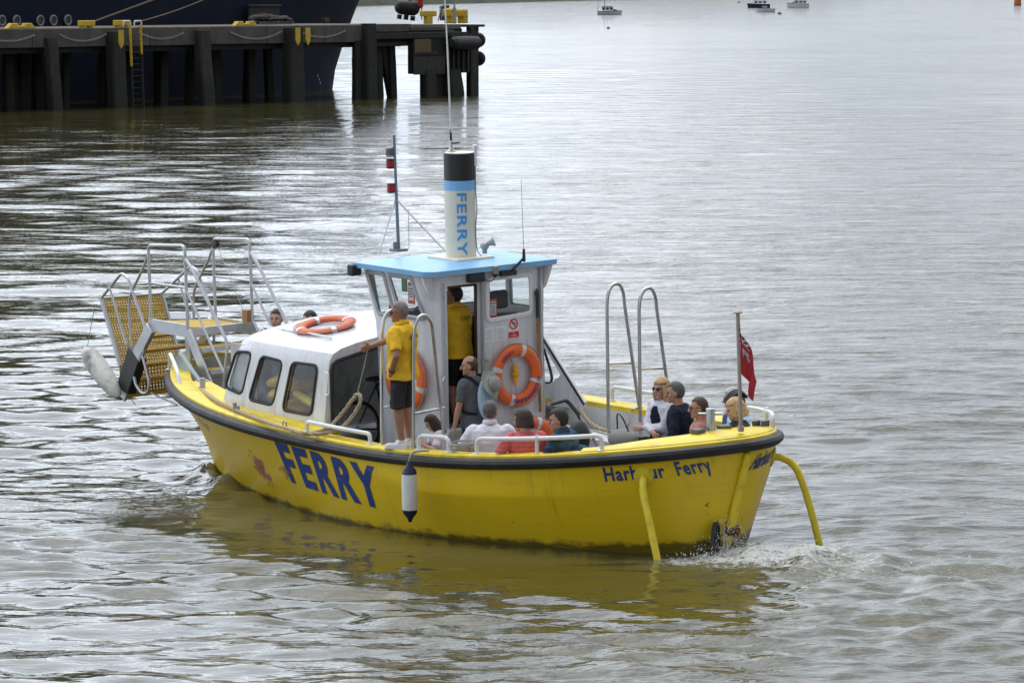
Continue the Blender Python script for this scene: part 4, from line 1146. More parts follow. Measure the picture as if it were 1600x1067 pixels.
# forward stairs down towards the water, seen from above through their open treads
F0, F1 = Vector((7.28, 0, 1.60)), Vector((7.98, 0, .62))
for y in (Yp, Ys): part(beam((F0.x, y, F0.z), (F1.x, y, F1.z), .15, .035), 'stringer', M_alu, RAMP, bevel=.008)
for k in range(5):
    s = (k + .6) / 4.8; c = F0.lerp(F1, s)
    part(grating(None, c + Vector((-.11, Ys + .02, 0)), Vector((.26, 0, -.01)), Vector((0, Yp - Ys - .04, 0)), .03), 'tread', M_cellyellow, RAMP)
# folded gangplank standing up at the foot of the stairs
G0p, G1p = pa(188, 572, Yp), pa(158, 466, Yp); G0s = G0p + Vector((0, Ys - Yp, -.05)); G1s = G1p + Vector((0, Ys - Yp, -.02))
fp = part(grating(None, G0p, G1p - G0p, G0s - G0p, .02, .039), 'gangplank', M_cellyellow, RAMP)
for a, b in ((G0p, G1p), (G0s, G1s)): part(MB().box((a + b) / 2, (.035, .045, (b - a).length), rot_to(b - a)), 'gangplank_rim', M_alu, fp)
part(MB().tube([G1p, G1s], .014, 8), 'gangplank_rim', M_alu, fp)
low = F1 + Vector((0, Yp, .1))
part(grating(None, Vector((F1.x, Yp, F1.z)), G0p - Vector((F1.x, Yp, F1.z)), Vector((0, Ys - Yp, 0)), .02, .045), 'hinged_plate', M_cellyellow, fp)
# handrails
def rail_tube(P, r=.021, fr=.09): return MB().tube(fillet([Vector(p) for p in P], fr), r, 10)
for y, dx in ((Yp + .02, 0), (Ys - .03, 0)):
    hp = rail_tube([(7.23, y, 1.66), (7.25, y, 2.66), (6.42, y, 2.72), (6.40, y, 1.66)])
    hp.tube([Vector((7.24, y, 2.18)), Vector((6.41, y, 2.19))], .015, 8)
    part(hp, 'handrail_hoop', M_alu, RAMP)
    ap = rail_tube([(6.42, y, 2.56), (6.25, y, 2.42), (5.52, y, 1.58), (5.56, y, 1.36), (5.64, y, 1.0)])
    ap.tube([Vector((6.41, y, 2.16)), Vector((5.60, y, 1.18))], .016, 8)
    part(ap, 'stair_handrail', M_alu, RAMP)
    g1 = G1p if y > 0 else G1s
    fw_ = rail_tube([(7.25, y, 2.56), (7.33, y, 2.42), (7.70, y, 1.98), (7.74, y, 1.80), (7.70, y, 1.2)], .018)
    part(fw_, 'stair_handrail', M_alu, RAMP)
    yy = y + (.04 if y > 0 else -.04)
    q = rail_tube([g1, pa(196, 426, Yp) + Vector((0, yy - Yp, 0)), pa(206, 434, Yp) + Vector((0, yy - Yp, 0)), pa(232, 508, Yp) + Vector((0, yy - Yp, 0)), pa(232, 550, Yp) + Vector((0, yy - Yp, 0)), pa(214, 578, Yp) + Vector((0, yy - Yp, 0)), pa(218, 600, Yp) + Vector((0, yy - Yp, 0)), pa(228, 614, Yp) + Vector((0, yy - Yp, 0)), pa(238, 612, Yp) + Vector((0, yy - Yp, 0)), pa(240, 598, Yp) + Vector((0, yy - Yp, 0)), pa(229, 555, Yp) + Vector((0, yy - Yp, 0))], .019, .06)
    a = pa(177, 447, Yp) + Vector((0, yy - Yp, 0)); b = pa(203, 538, Yp) + Vector((0, yy - Yp, 0)); q.tube([a, b], .015, 8)
    part(q, 'gangplank_handrail', M_alu, RAMP)
# lifting gear: pulley on the starboard hoop, wire, wooden block, channel legs, black buffer pad
part(MB().lathe([(.02, -.03), (.06, -.025), (.06, .025), (.02, .03)], (7.2, Ys - .03, 2.60), rot_to((0, 1, 0)), 16), 'pulley', M_blackp, RAMP)
part(MB().tube([Vector((7.16, Ys - .03, 2.58)), Vector((6.45, Ys + .02, 1.70))], .004, 5), 'hoist_wire', M_galv, RAMP)
part(MB().box((6.46, Ys, 1.74), (.12, .10, .16)), 'wooden_block', M_wood, RAMP, bevel=.01)
part(beam(pa(236, 512, .57), pa(214, 556, .57), .17, .06), 'support_leg', M_alu, RAMP, bevel=.01)
part(beam((6.45, .50, 1.64), (6.50, .44, 1.10), .10, .06), 'support_leg', M_alu, RAMP, bevel=.01)
P4 = [pa(200, 541, .6), pa(217, 562, .6), pa(199, 616, .6), pa(181, 604, .6)]
part(MB().loft([P4, [p + Vector((-.03, -.11, -.01)) for p in P4]]), 'buffer_pad', M_blackp, RAMP, bevel=.012)
part(MB().tube([pa(236, 614, .4), pa(276, 632, .3)], .014, 8), 'stay_bar', M_alu, RAMP)
part(MB().tube([pa(149, 475, .55), pa(143, 505, .58), pa(136, 545, .62)], .005, 5), 'fender_line', M_rope_thin, RAMP)
part(MB().box((5.9, .80, 1.08), (.06, .20, .85), rot_to((.75, .05, .62))), 'stowed_plank', pmat('pale_blue_plank', (.42, .5, .54), .6, dirt=(.2, .2, .2)), None, bevel=.01)

# ------------------------------------------------------------------ things carried by or fastened to the ferry
def thing(name, label, cat, loc=(0, 0, 0), rz=0, group=None, rot=None):
    mw = BM @ Matrix.Translation(Vector(loc)) @ (rot.to_4x4() if rot else Matrix.Rotation(rz, 4, 'Z'))
    o = empty(name, mw); return tag(o, label, cat, group)
# lifebuoys
def lifebuoy(label, c, nrm, upv, worn=False, writing=True):
    u = Vector(upv); n = Vector(nrm).normalized(); x = u.cross(n).normalized(); y = n.cross(x)
    rot = Matrix((x, y, n)).transposed()
    t = thing('lifebuoy', label, 'lifebuoy', c, 0, 'orange lifebuoys on the ferry', rot)
    mb = MB().torus((0, 0, 0), .298, .073, n=56, m=16, flat=.52 if worn else .7); mb.build('ring', M_orange_old if worn else M_orange, t, 60)
    for k in range(4):
        a = R(45 + 90 * k) + R(28)
        MB().torus((0, 0, 0), .298, .0755, n=5, m=16, a0=a - .085, a1=a + .085, flat=.54 if worn else .72).build('reflective_band', M_tape, t, 60)
    mb = MB()
    pts = []
    for k in range(33):
        a = 2 * math.pi * k / 32 + R(73); sag = .018 * abs(math.sin(2 * a - 2 * R(73)))
        pts.append(Vector(((.37 + sag) * math.cos(a), (.37 + sag) * math.sin(a), .012)))
    mb.tube(pts[:-1], .006, 6, closed=True); mb.build('grab_line', M_rope_thin, t)
    if writing:
        for body, am in (('FERRY', 122), ('HARBOUR', 322), ('FERRY', 272)):
            bm = text_bm(body, .055, bold=.025, sub=1)
            w = max(v.co.x for v in bm.verts); low = am > 180
            for v in bm.verts:
                d = (v.co.x - w / 2); r = .298 + ((-v.co.y + .03) if low else (v.co.y - .03))
                a = R(am) + (d if low else -d) / .298
                rr = (r - .298) / .073; v.co = Vector((r * math.cos(a), r * math.sin(a), .073 * .7 * math.sqrt(max(0, 1 - rr * rr)) + .004))
            bm_obj(bm, 'lettering', pmat('purple_lettering', (.12, .03, .16), .6) if 'purple_lettering' not in MATS else MATS['purple_lettering'], t)
    return t
# the large one on the after wall: no brand marks, only its two words
lifebuoy('bright orange lifebuoy hung on the after wall of the wheelhouse below the no smoking sign', (.835, -.33, 1.575), (-1, 0, 0), (0, 0, 1))
lifebuoy('orange lifebuoy half hidden behind the standing crewman on the port wheelhouse wall', (1.38, .87, 1.60), (0, 1, 0), (0, 0, 1), writing=False)
lifebuoy('faded orange lifebuoy lying flat on the white cabin roof', (3.05, .82, 2.06), (-.02, .17, 1), (1, 0, 0), True, False)
lifebuoy('orange lifebuoy leaning at the foot of the wheelhouse behind the woman in the coral top', tuple(bpx(838, 700, 0, .62)), (-.95, .0, .25), (0, 0, 1), writing=False)
# yellow rescue light in the middle of the big ring, on its line
t = thing('rescue_light', 'small yellow rescue light hanging inside the wall lifebuoy ring', 'rescue light', (.86, -.335, 1.58))
M_ylight = pmat('yellow_plastic', (.8, .4, .02), .4)
MB().caps((0, 0, -.04), (0, 0, -.10), .03, .022).lathe([(.03, -.03), (.055, 0), (.055, .02), (.03, .03), (.035, .10), (.03, .11)], n=16).build('lamp_body', M_ylight, t)
MB().tube([Vector((0, .02, .1)), Vector((0, .10, .26)), Vector((-.02, .12, .30))], .006, 6).tube([Vector((0, 0, -.12)), Vector((0, -.02, -.35))], .004, 6).build('lanyard', M_rope_thin, t)
# fenders
t = thing('boat_fender', 'white cylindrical fender with navy ends hanging on the port side amidships', 'fender', tuple(bpx(640, 768, 1, 2.31)), group='fenders of the ferry')
MB().lathe([(.085, -.20), (.088, -.1), (.088, .1), (.085, .20)], n=24).build('fender_body', M_fender2, t)
M_navyv = pmat('navy_vinyl', (.01, .014, .04), .45)
MB().lathe([(.0855, .20), (.078, .24), (.03, .30), (.018, .34)], n=24).build('fender_end', M_navyv, t)
MB().lathe([(.018, -.34), (.03, -.30), (.078, -.24), (.0855, -.20)], n=24).build('fender_end', M_navyv, t)
MB().tube(smooth_path([Vector((0, 0, .33)), Vector((.01, -.02, .38)), Vector((-.0, -.06, .43)), Vector((-.01, -.16, .44)), Vector((-.02, -.26, .43))]), .010, 7).tube(smooth_path([Vector((0, 0, .33)), Vector((-.02, -.0, .39)), Vector((.03, -.08, .435)), Vector((.04, -.24, .43))]), .008, 7).build('lashing', M_rope_thin, t)
a, b = pa(138, 552, .66), pa(180, 612, .66)
t = thing('boat_fender', 'scuffed white fender hanging beside the black buffer of the bow ramp', 'fender', tuple((a + b) / 2), rot=rot_to(b - a), group='fenders of the ferry')
L = (b - a).length / 2
MB().lathe([(.03, -L - .10), (.08, -L - .03), (.125, -L + .08), (.135, -L * .4), (.13, L * .3), (.105, L * .8), (.07, L + .05), (.02, L + .10)], n=24).build('fender_body', M_fender, t)
MB().caps((-.0, -.03, L + .05), (0, 0, L + .14), .035, .02).build('fender_end', M_blackp, t)
MB().tube(smooth_path([Vector((0, 0, L + .12)), Vector((.05, .03, L + .2)), Vector((.12, .02, L + .15)), Vector((.16, 0, L + .28))]), .006, 6).build('lashing', M_rope_thin, t)
# ropes
def twist_rope(path, r, name, label, cat, group=None, extra=()):
    P = smooth_path(path, 6); o = empty(name, BM); tag(o, label, cat, group)
    mb = MB()
    for k in range(3):
        pts = []; L = 0
        dense = []
        for a, b in zip(P, P[1:]):
            m_ = max(1, int((b - a).length / (r * 1.1)))
            for j in range(m_): dense.append(a.lerp(b, j / m_))
        dense.append(P[-1])
        for i, p in enumerate(dense):
            tg = (dense[min(i + 1, len(dense) - 1)] - dense[max(i - 1, 0)]).normalized()
            x = tg.orthogonal().normalized(); ref = Vector((0, 0, 1)) - tg * tg.z
            x = ref.normalized() if ref.length > .05 else x
            y = tg.cross(x); an = i * .8 + k * 2.094
            pts.append(p + (x * math.cos(an) + y * math.sin(an)) * r * .52)
        mb.tube(pts, r * .55, 6)
    mb.build('rope_strands', M_rope, o, 60)
    for e in extra: MB().tube(e, r * .33, 6).build('thin_line', M_rope_thin, o)
    return o
def on_cap(px, py, up=.03):
    q = None; x = 2.0
    for _ in range(60): q = bpx(px, py, 2, float(zsheer(x)) + .055 + up); x = .6 * x + .4 * q.x
    return q
hand = Vector((.535, 2.02, 2.19))
r0 = [bpx(308, 606, 1, 1.28), bpx(316, 610, 1, 1.4)] + [on_cap(*p) for p in ((334, 623), (350, 632), (390, 649), (430, 664), (452, 670), (476, 677))]
kn = bpx(558, 616, 1, 1.9)
r1 = [on_cap(476, 677), bpx(510, 670, 1, 2.0), bpx(535, 645, 1, 1.95), kn]
r2 = [kn, bpx(563, 628, 1, 1.92), bpx(547, 655, 1, 1.96), bpx(525, 672, 1, 2.0), on_cap(490, 678), on_cap(455, 672)]
twist_rope(r0 + r1[1:] + r2[1:], .024, 'mooring_rope', 'pale twisted mooring rope from the port bow bitt up to the standing crewman\'s hand', 'rope', 'mooring ropes', [[kn, kn.lerp(hand, .5) + Vector((0, 0, -.03)), hand]])
def on_in(px, py, y): return bpx(px, py, 1, y)
twist_rope([on_in(900, 616, -1.75), on_in(903, 625, -1.8), on_in(907, 640, -1.72), on_in(918, 656, -1.66), on_in(934, 668, -1.6), on_in(950, 673, -1.55), on_in(962, 676, -1.5)], .026, 'mooring_rope', 'pale twisted rope hanging inside the starboard bulwark behind the wheelhouse', 'rope', 'mooring ropes',
           [smooth_path([on_in(960, 673, -1.62), on_in(975, 672, -1.65), on_in(983, 660, -1.7), on_in(985, 642, -1.8), on_in(991, 640, -1.85)])])
# ensign
def build_flag():
    o = empty('ensign_flag', BM @ Matrix.Translation(Vector((-3.49, .0, 2.0)))); tag(o, 'red ensign drooping from the flagstaff at the stern', 'flag')
    T = pa(1156, 507, 0); Bt = pa(1155, 590, 0)
    nu, nv = 26, 20
    base = Vector((-3.49, 0, 2.0))
    def P(u, v):
        # u along the fly, v down the hoist; the cloth hangs in folds, its free corner lowest
        hoist = T.lerp(pa(1156, 575, 0), v)
        fly = pa(1187, 596, -.14).lerp(pa(1178, 627, -.12), v)
        q = hoist.lerp(fly, u) + Vector((.05 * math.sin(u * math.pi) * (1 - v), 0, .09 * math.sin(u * math.pi) * (1 - v)))
        fold = .028 * math.sin(u * 8 + v * 1.2) * min(1, u * 3)
        return q + Vector((.7 * fold, fold, 0)) - base
    reg = {'red_field': MB(), 'blue_canton': MB(), 'white_saltire': MB()}
    red2 = MB()
    nu, nv = 64, 48
    for i in range(nu):
        for j in range(nv):
            u, v = (i + .5) / nu, (j + .5) / nv; k = 'red_field'
            if u < .5 and v < .5:
                a, b = u * 2, v * 2; k = 'blue_canton'
                d = min(abs(a - b), abs(a - 1 + b)); cx, cy = abs(a - .5), abs(b - .5)
                if d < .15: k = 'white_saltire'
                if d < .05: k = 'red_field'
                if cx < .14 or cy < .18: k = 'white_saltire'
                if cx < .08 or cy < .11: k = 'red_field'
            reg[k].add([P(i / nu, j / nv), P((i + 1) / nu, j / nv), P((i + 1) / nu, (j + 1) / nv), P(i / nu, (j + 1) / nv)], [(0, 1, 2, 3)])
    for k, m in (('red_field', M_redflag), ('blue_canton', M_navyflag), ('white_saltire', M_whiteflag)):
        ob = reg[k].build(k, m, o, 180); bm = bmesh.new(); bm.from_mesh(ob.data); bmesh.ops.remove_doubles(bm, verts=bm.verts, dist=.0005); bm.to_mesh(ob.data); bm.free()
        ob.modifiers.new('cloth', 'SOLIDIFY').thickness = .004
build_flag()
# boat hook on the after wall
t = thing('boat_hook', 'wooden boat hook standing against the starboard corner of the wheelhouse', 'boat hook', (.86, -.70, 1.1))
MB().tube([Vector((0, 0, 0)), Vector((0, .02, 1.13))], .019, 10).build('pole', M_wood, t)
MB().tube([Vector((0, .02, 1.12)), Vector((0, .022, 1.40))], .022, 10).lathe([(.026, 0), (.03, .04), (.012, .08)], (0, .022, 1.38), n=12).build('hook_head', M_blackp, t)
# bicycle inside the cabin, seen through the opening
def build_bike():
    t = thing('bicycle', 'bicycle with black tyres parked inside the cabin opening', 'bicycle', (2.47, .80, .53), R(-90))
    def wheel(x):
        w = MB().torus((x, 0, .34), .325, .022, rot_to((0, 1, 0)), 40, 8).build('wheel', M_bikeblack, t)
        MB().torus((x, 0, .34), .298, .010, rot_to((0, 1, 0)), 40, 6).build('rim', M_galv, w)
        mb = MB()
        for k in range(14):
            a = k * 2 * math.pi / 14; mb.tube([Vector((x, .012 * (-1) ** k, .34)), Vector((x + .297 * math.cos(a), 0, .34 + .297 * math.sin(a)))], .0018, 4)
        mb.build('spokes', M_galv, w)
    wheel(0); wheel(1.02)
    mb = MB(); bb, seat, head, hb, fx = Vector((.43, 0, .30)), Vector((.30, 0, .85)), Vector((.86, 0, .86)), Vector((.88, 0, .78)), Vector((1.02, 0, .34))
    for a, b, r in ((bb, seat, .016), (seat, head, .016), (bb, hb, .019), (bb, Vector((0, 0, .34)), .012), (seat, Vector((0, 0, .34)), .010), (hb, fx, .014), (hb, Vector((.84, 0, .98)), .016)): mb.tube([a, b], r, 8)
    mb.build('frame', M_blackp, t)
    MB().tube(smooth_path([Vector((.90, -.28, 1.0)), Vector((.85, -.12, 1.0)), Vector((.84, 0, .98)), Vector((.85, .12, 1.0)), Vector((.90, .28, 1.0))]), .013, 8).build('handlebar', M_blackp, t)
    MB().ell((.28, 0, .92), (.14, .075, .03)).tube([seat, Vector((.28, 0, .92))], .014, 8).build('saddle', M_seat, t)
build_bike()
# yellow dinghy oars/planks stowed inside (seen through the cabin windows)
t = thing('lifejacket_pile', 'yellow bundle of lifejackets behind the middle cabin window', 'lifejackets', (3.15, 1.27, 1.02))
part(MB().box((3.76, 1.515, 1.5), (.52, .012, .66)), 'reflection_panel', M_liner)  # pale board added behind the first pane, imitates the whitish reflection in its glass
part(MB().tube([Vector((2.85, 1.40, 1.32)), Vector((2.25, 1.42, 1.18))], .05, 8), 'boarding_pole', M_yellow_tube)
mb = MB(); rng_ = random.Random(3)
for k in range(9): mb.ell((rng_.uniform(-.28, .28), rng_.uniform(-.14, .14), .08 + .045 * k), (.22, .13, .07), Matrix.Rotation(rng_.uniform(-.6, .6), 3, 'Y') @ Matrix.Rotation(rng_.uniform(0, 3), 3, 'Z'), 12, 8)
o_ = mb.build('jackets', pmat('yellow_nylon', (.62, .4, .02), .7, var=.2, scale=12), t, 60)
MB().box((0, 0, -.22), (.8, .5, .3)).build('locker', M_liner, t)
# grey plaited basket / rope coil on the gunwale by the woman
t = thing('rope_coil', 'grey coil of thin line on the port gunwale behind the white shirted man', 'rope', tuple(on_in(726, 706, 1.78)))
mb = MB()
for k in range(5): mb.torus((rng_.uniform(-.02, .02), rng_.uniform(-.02, .02), .02 + .02 * k), .13 + rng_.uniform(-.02, .02), .011, rot_to((rng_.uniform(-.2, .2), rng_.uniform(-.2, .2), 1)), 24, 6)
mb.build('coiled_line', M_rope_thin, t)
# pushchair beside the man in the blue check shirt
def build_pushchair():
    t = thing('pushchair', 'black folded pushchair standing on the deck by the dark haired man', 'pushchair', (-.95, .15, .36), R(200))
    mb = MB().tube(fillet([Vector((0, -.22, .35)), Vector((-.15, -.22, .95)), Vector((-.32, -.22, 1.12)), Vector((-.32, .22, 1.12)), Vector((-.15, .22, .95)), Vector((0, .22, .35))], .07), .024, 10); mb.build('handle', M_blackp, t)
    mb = MB().tube([Vector((-.15, -.22, .95)), Vector((.45, -.22, .10))], .018, 8).tube([Vector((-.15, .22, .95)), Vector((.45, .22, .10))], .018, 8).tube([Vector((0, -.22, .35)), Vector((-.1, -.24, .12))], .018, 8).tube([Vector((0, .22, .35)), Vector((-.1, .24, .12))], .018, 8); mb.build('frame', M_galv, t)
    MB().ell((.12, 0, .50), (.30, .20, .12), rot_to((-.5, 0, .9))).ell((-.04, 0, .72), (.10, .2, .22)).build('seat', M_seat, t)
    for x, y in ((-.12, -.25), (-.12, .25), (.46, -.22), (.46, .22)):
        MB().torus((x, y, .11), .085, .025, rot_to((0, 1, 0)), 24, 8).lathe([(.06, -.01), (.06, .01)], (x, y, .11), rot_to((0, 1, 0)), 16).build('wheel', M_bikeblack, t)
build_pushchair()
t = thing('backpack', 'black backpack on the bench beside the man in the blue check shirt', 'backpack', (-2.25, 1.25, .80))
MB().ell((0, 0, .17), (.15, .2, .2)).ell((-.1, 0, .12), (.08, .15, .12)).build('sack', M_seat, t, 60)
MB().tube(smooth_path([Vector((.02, -.08, .35)), Vector((.05, 0, .42)), Vector((.02, .08, .35))]), .012, 6).build('carry_loop', M_blackp, t)
t = thing('bag', 'grey fabric bag resting on the lap of the blonde woman in sunglasses', 'bag', (-.88, -.52, .90))
MB().ell((0, 0, .10), (.20, .16, .12)).build('sack', pmat('grey_canvas', (.25, .24, .22), .85, bump=.3), t, 60)
MB().tube(smooth_path([Vector((-.1, 0, .2)), Vector((-.05, .05, .36)), Vector((.06, .03, .38)), Vector((.1, 0, .2))]), .009, 6).build('strap', M_blackp, t)

# ------------------------------------------------------------------ people
def skin_mat(name, col):
    m, t, b = newmat(name)
    tc = t.node('ShaderNodeTexCoord').outputs['Object']
    n = t.noise(tc, 9, 4)
    t.link(t.mix(n, tuple(c * .86 for c in col), tuple(min(1, c * 1.1) for c in col)), b.inputs['Base Color'])
    b.inputs['Roughness'].default_value = .5; b.inputs['Subsurface Weight'].default_value = .08
    b.inputs['Subsurface Radius'].default_value = (.01, .004, .002); b.inputs['Subsurface Scale'].default_value = .5
    return m
S_tan = skin_mat('tanned_skin', (.36, .17, .10)); S_fair = skin_mat('fair_skin', (.55, .32, .23)); S_mid = skin_mat('ruddy_skin', (.45, .23, .155))
def cloth(name, col, var=.12): return pmat(name, col, .85, var=var, scale=7, bump=.5, bscale=9, spec=.2)
C_polo = cloth('yellow_polo_cotton', (.80, .47, .03)); C_short = cloth('charcoal_cotton', (.035, .033, .036), .3); C_dark = cloth('black_cotton', (.012, .012, .015))
C_white = cloth('white_cotton', (.66, .65, .72), .04); C_grey = cloth('grey_jersey', (.10, .105, .11)); C_navy = cloth('navy_wool', (.012, .015, .03))
C_denim = cloth('denim', (.05, .10, .17)); C_lilac = cloth('lilac_white_cotton', (.66, .60, .68), .05)
C_coral = _stripe_mat('coral_striped_jersey', (.62, .12, .12), (.42, .08, .09), 22, 'Z', .18)
C_orange = _stripe_mat('orange_grey_striped_jersey', (.55, .15, .10), (.26, .20, .20), 26, 'Z', .45)
C_check = _stripe_mat('dark_blue_check', (.025, .075, .14), (.012, .03, .06), 9, 'Z', .5, base2=(.02, .05, .09))
C_plaid = _stripe_mat('pale_blue_plaid', (.34, .45, .62), (.62, .68, .76), 22, 'Z', .4, base2=(.14, .24, .44))
C_slate = cloth('dark_slate_jersey', (.035, .04, .045)); C_teal = cloth('teal_jacket', (.02, .11, .12)); C_paleblue = cloth('pale_blue_panel', (.40, .52, .62), .06)
C_jean = cloth('faded_denim', (.05, .07, .12)); C_shoe = pmat('white_trainer', (.62, .62, .62), .6, var=.1, dirt=(.2, .2, .2)); C_shoed = pmat('brown_shoe', (.05, .03, .02), .6)
def hair(name, col): return pmat(name, col, .55, var=.35, scale=60, bump=.6, bscale=150, stretch=(1, 1, .25))
H_grey = hair('grey_hair', (.20, .16, .14)); H_brown = hair('dark_brown_hair', (.028, .015, .010)); H_black = hair('near_black_hair', (.014, .010, .009))
H_blonde = hair('blonde_hair', (.50, .33, .15)); H_white = hair('white_hair', (.50, .48, .46)); H_salt = hair('salt_and_pepper_hair', (.085, .08, .078)); H_mid = hair('brown_hair', (.07, .035, .02))
M_eye = pmat('dark_eye', (.02, .015, .012), .2); M_lip = pmat('lip_skin', (.32, .10, .08), .5); M_glassdark = pmat('dark_lens', (.008, .008, .01), .12)

FOLDS = bpy.data.textures.new('cloth_folds', 'CLOUDS'); FOLDS.noise_scale = .10; FOLDS.noise_depth = 1
def remesh(o, vox, it=2, disp=0):
    m = o.modifiers.new('fuse', 'REMESH'); m.mode = 'VOXEL'; m.voxel_size = vox; m.use_smooth_shade = True
    s = o.modifiers.new('smooth', 'SMOOTH'); s.factor = .5; s.iterations = it
    if disp:
        d = o.modifiers.new('folds', 'DISPLACE'); d.texture = FOLDS; d.strength = disp; d.mid_level = .5; d.texture_coords = 'GLOBAL'
    bake(o); o.data.polygons.foreach_set('use_smooth', [True] * len(o.data.polygons)); return o
def ik(S, Hd, a, b, pole):
    S, Hd = Vector(S), Vector(Hd); d = Hd - S; L = min(d.length, (a + b) * .995); dn = d.normalized()
    x = (a * a - b * b + L * L) / (2 * L); h = math.sqrt(max(0, a * a - x * x)); p = Vector(pole); p = (p - dn * p.dot(dn)).normalized()
    return S + dn * x + p * h, S + dn * L
def hand_geo(mb, W, d, nrm, curl, s, side):
    """palm, four bent fingers of unequal length and a thumb; d: along the hand, nrm: out of the back of the hand"""
    d = Vector(d).normalized(); nrm = Vector(nrm); nrm = (nrm - d * nrm.dot(d)).normalized(); lat = d.cross(nrm) * side
    rot = Matrix((d, lat, nrm)).transposed()
    mb.ell(W + d * .045 * s, (.055 * s, .041 * s, .017 * s), rot, 10, 7)
    for k, ln in enumerate((.070, .079, .073, .058)):
        b = W + d * .082 * s + lat * (.030 - .020 * k) * s
        a1 = curl * .9; a2 = curl * 2.0
        d1 = d * math.cos(a1) - nrm * math.sin(a1); d2 = d * math.cos(a2) - nrm * math.sin(a2)
        m_ = b + d1 * ln * .5 * s; e = m_ + d2 * ln * .5 * s
        mb.caps(b, m_, .0095 * s, .009 * s, 7); mb.caps(m_, e, .009 * s, .0078 * s, 7)
    b = W + d * .025 * s + lat * .034 * s; m_ = b + (d * .55 + lat * .7 - nrm * .35).normalized() * .035 * s; e = m_ + (d * .85 + lat * .1 - nrm * (.3 + curl * .5)).normalized() * .034 * s
    mb.caps(b, m_, .013 * s, .0105 * s, 7); mb.caps(m_, e, .0105 * s, .009 * s, 7)

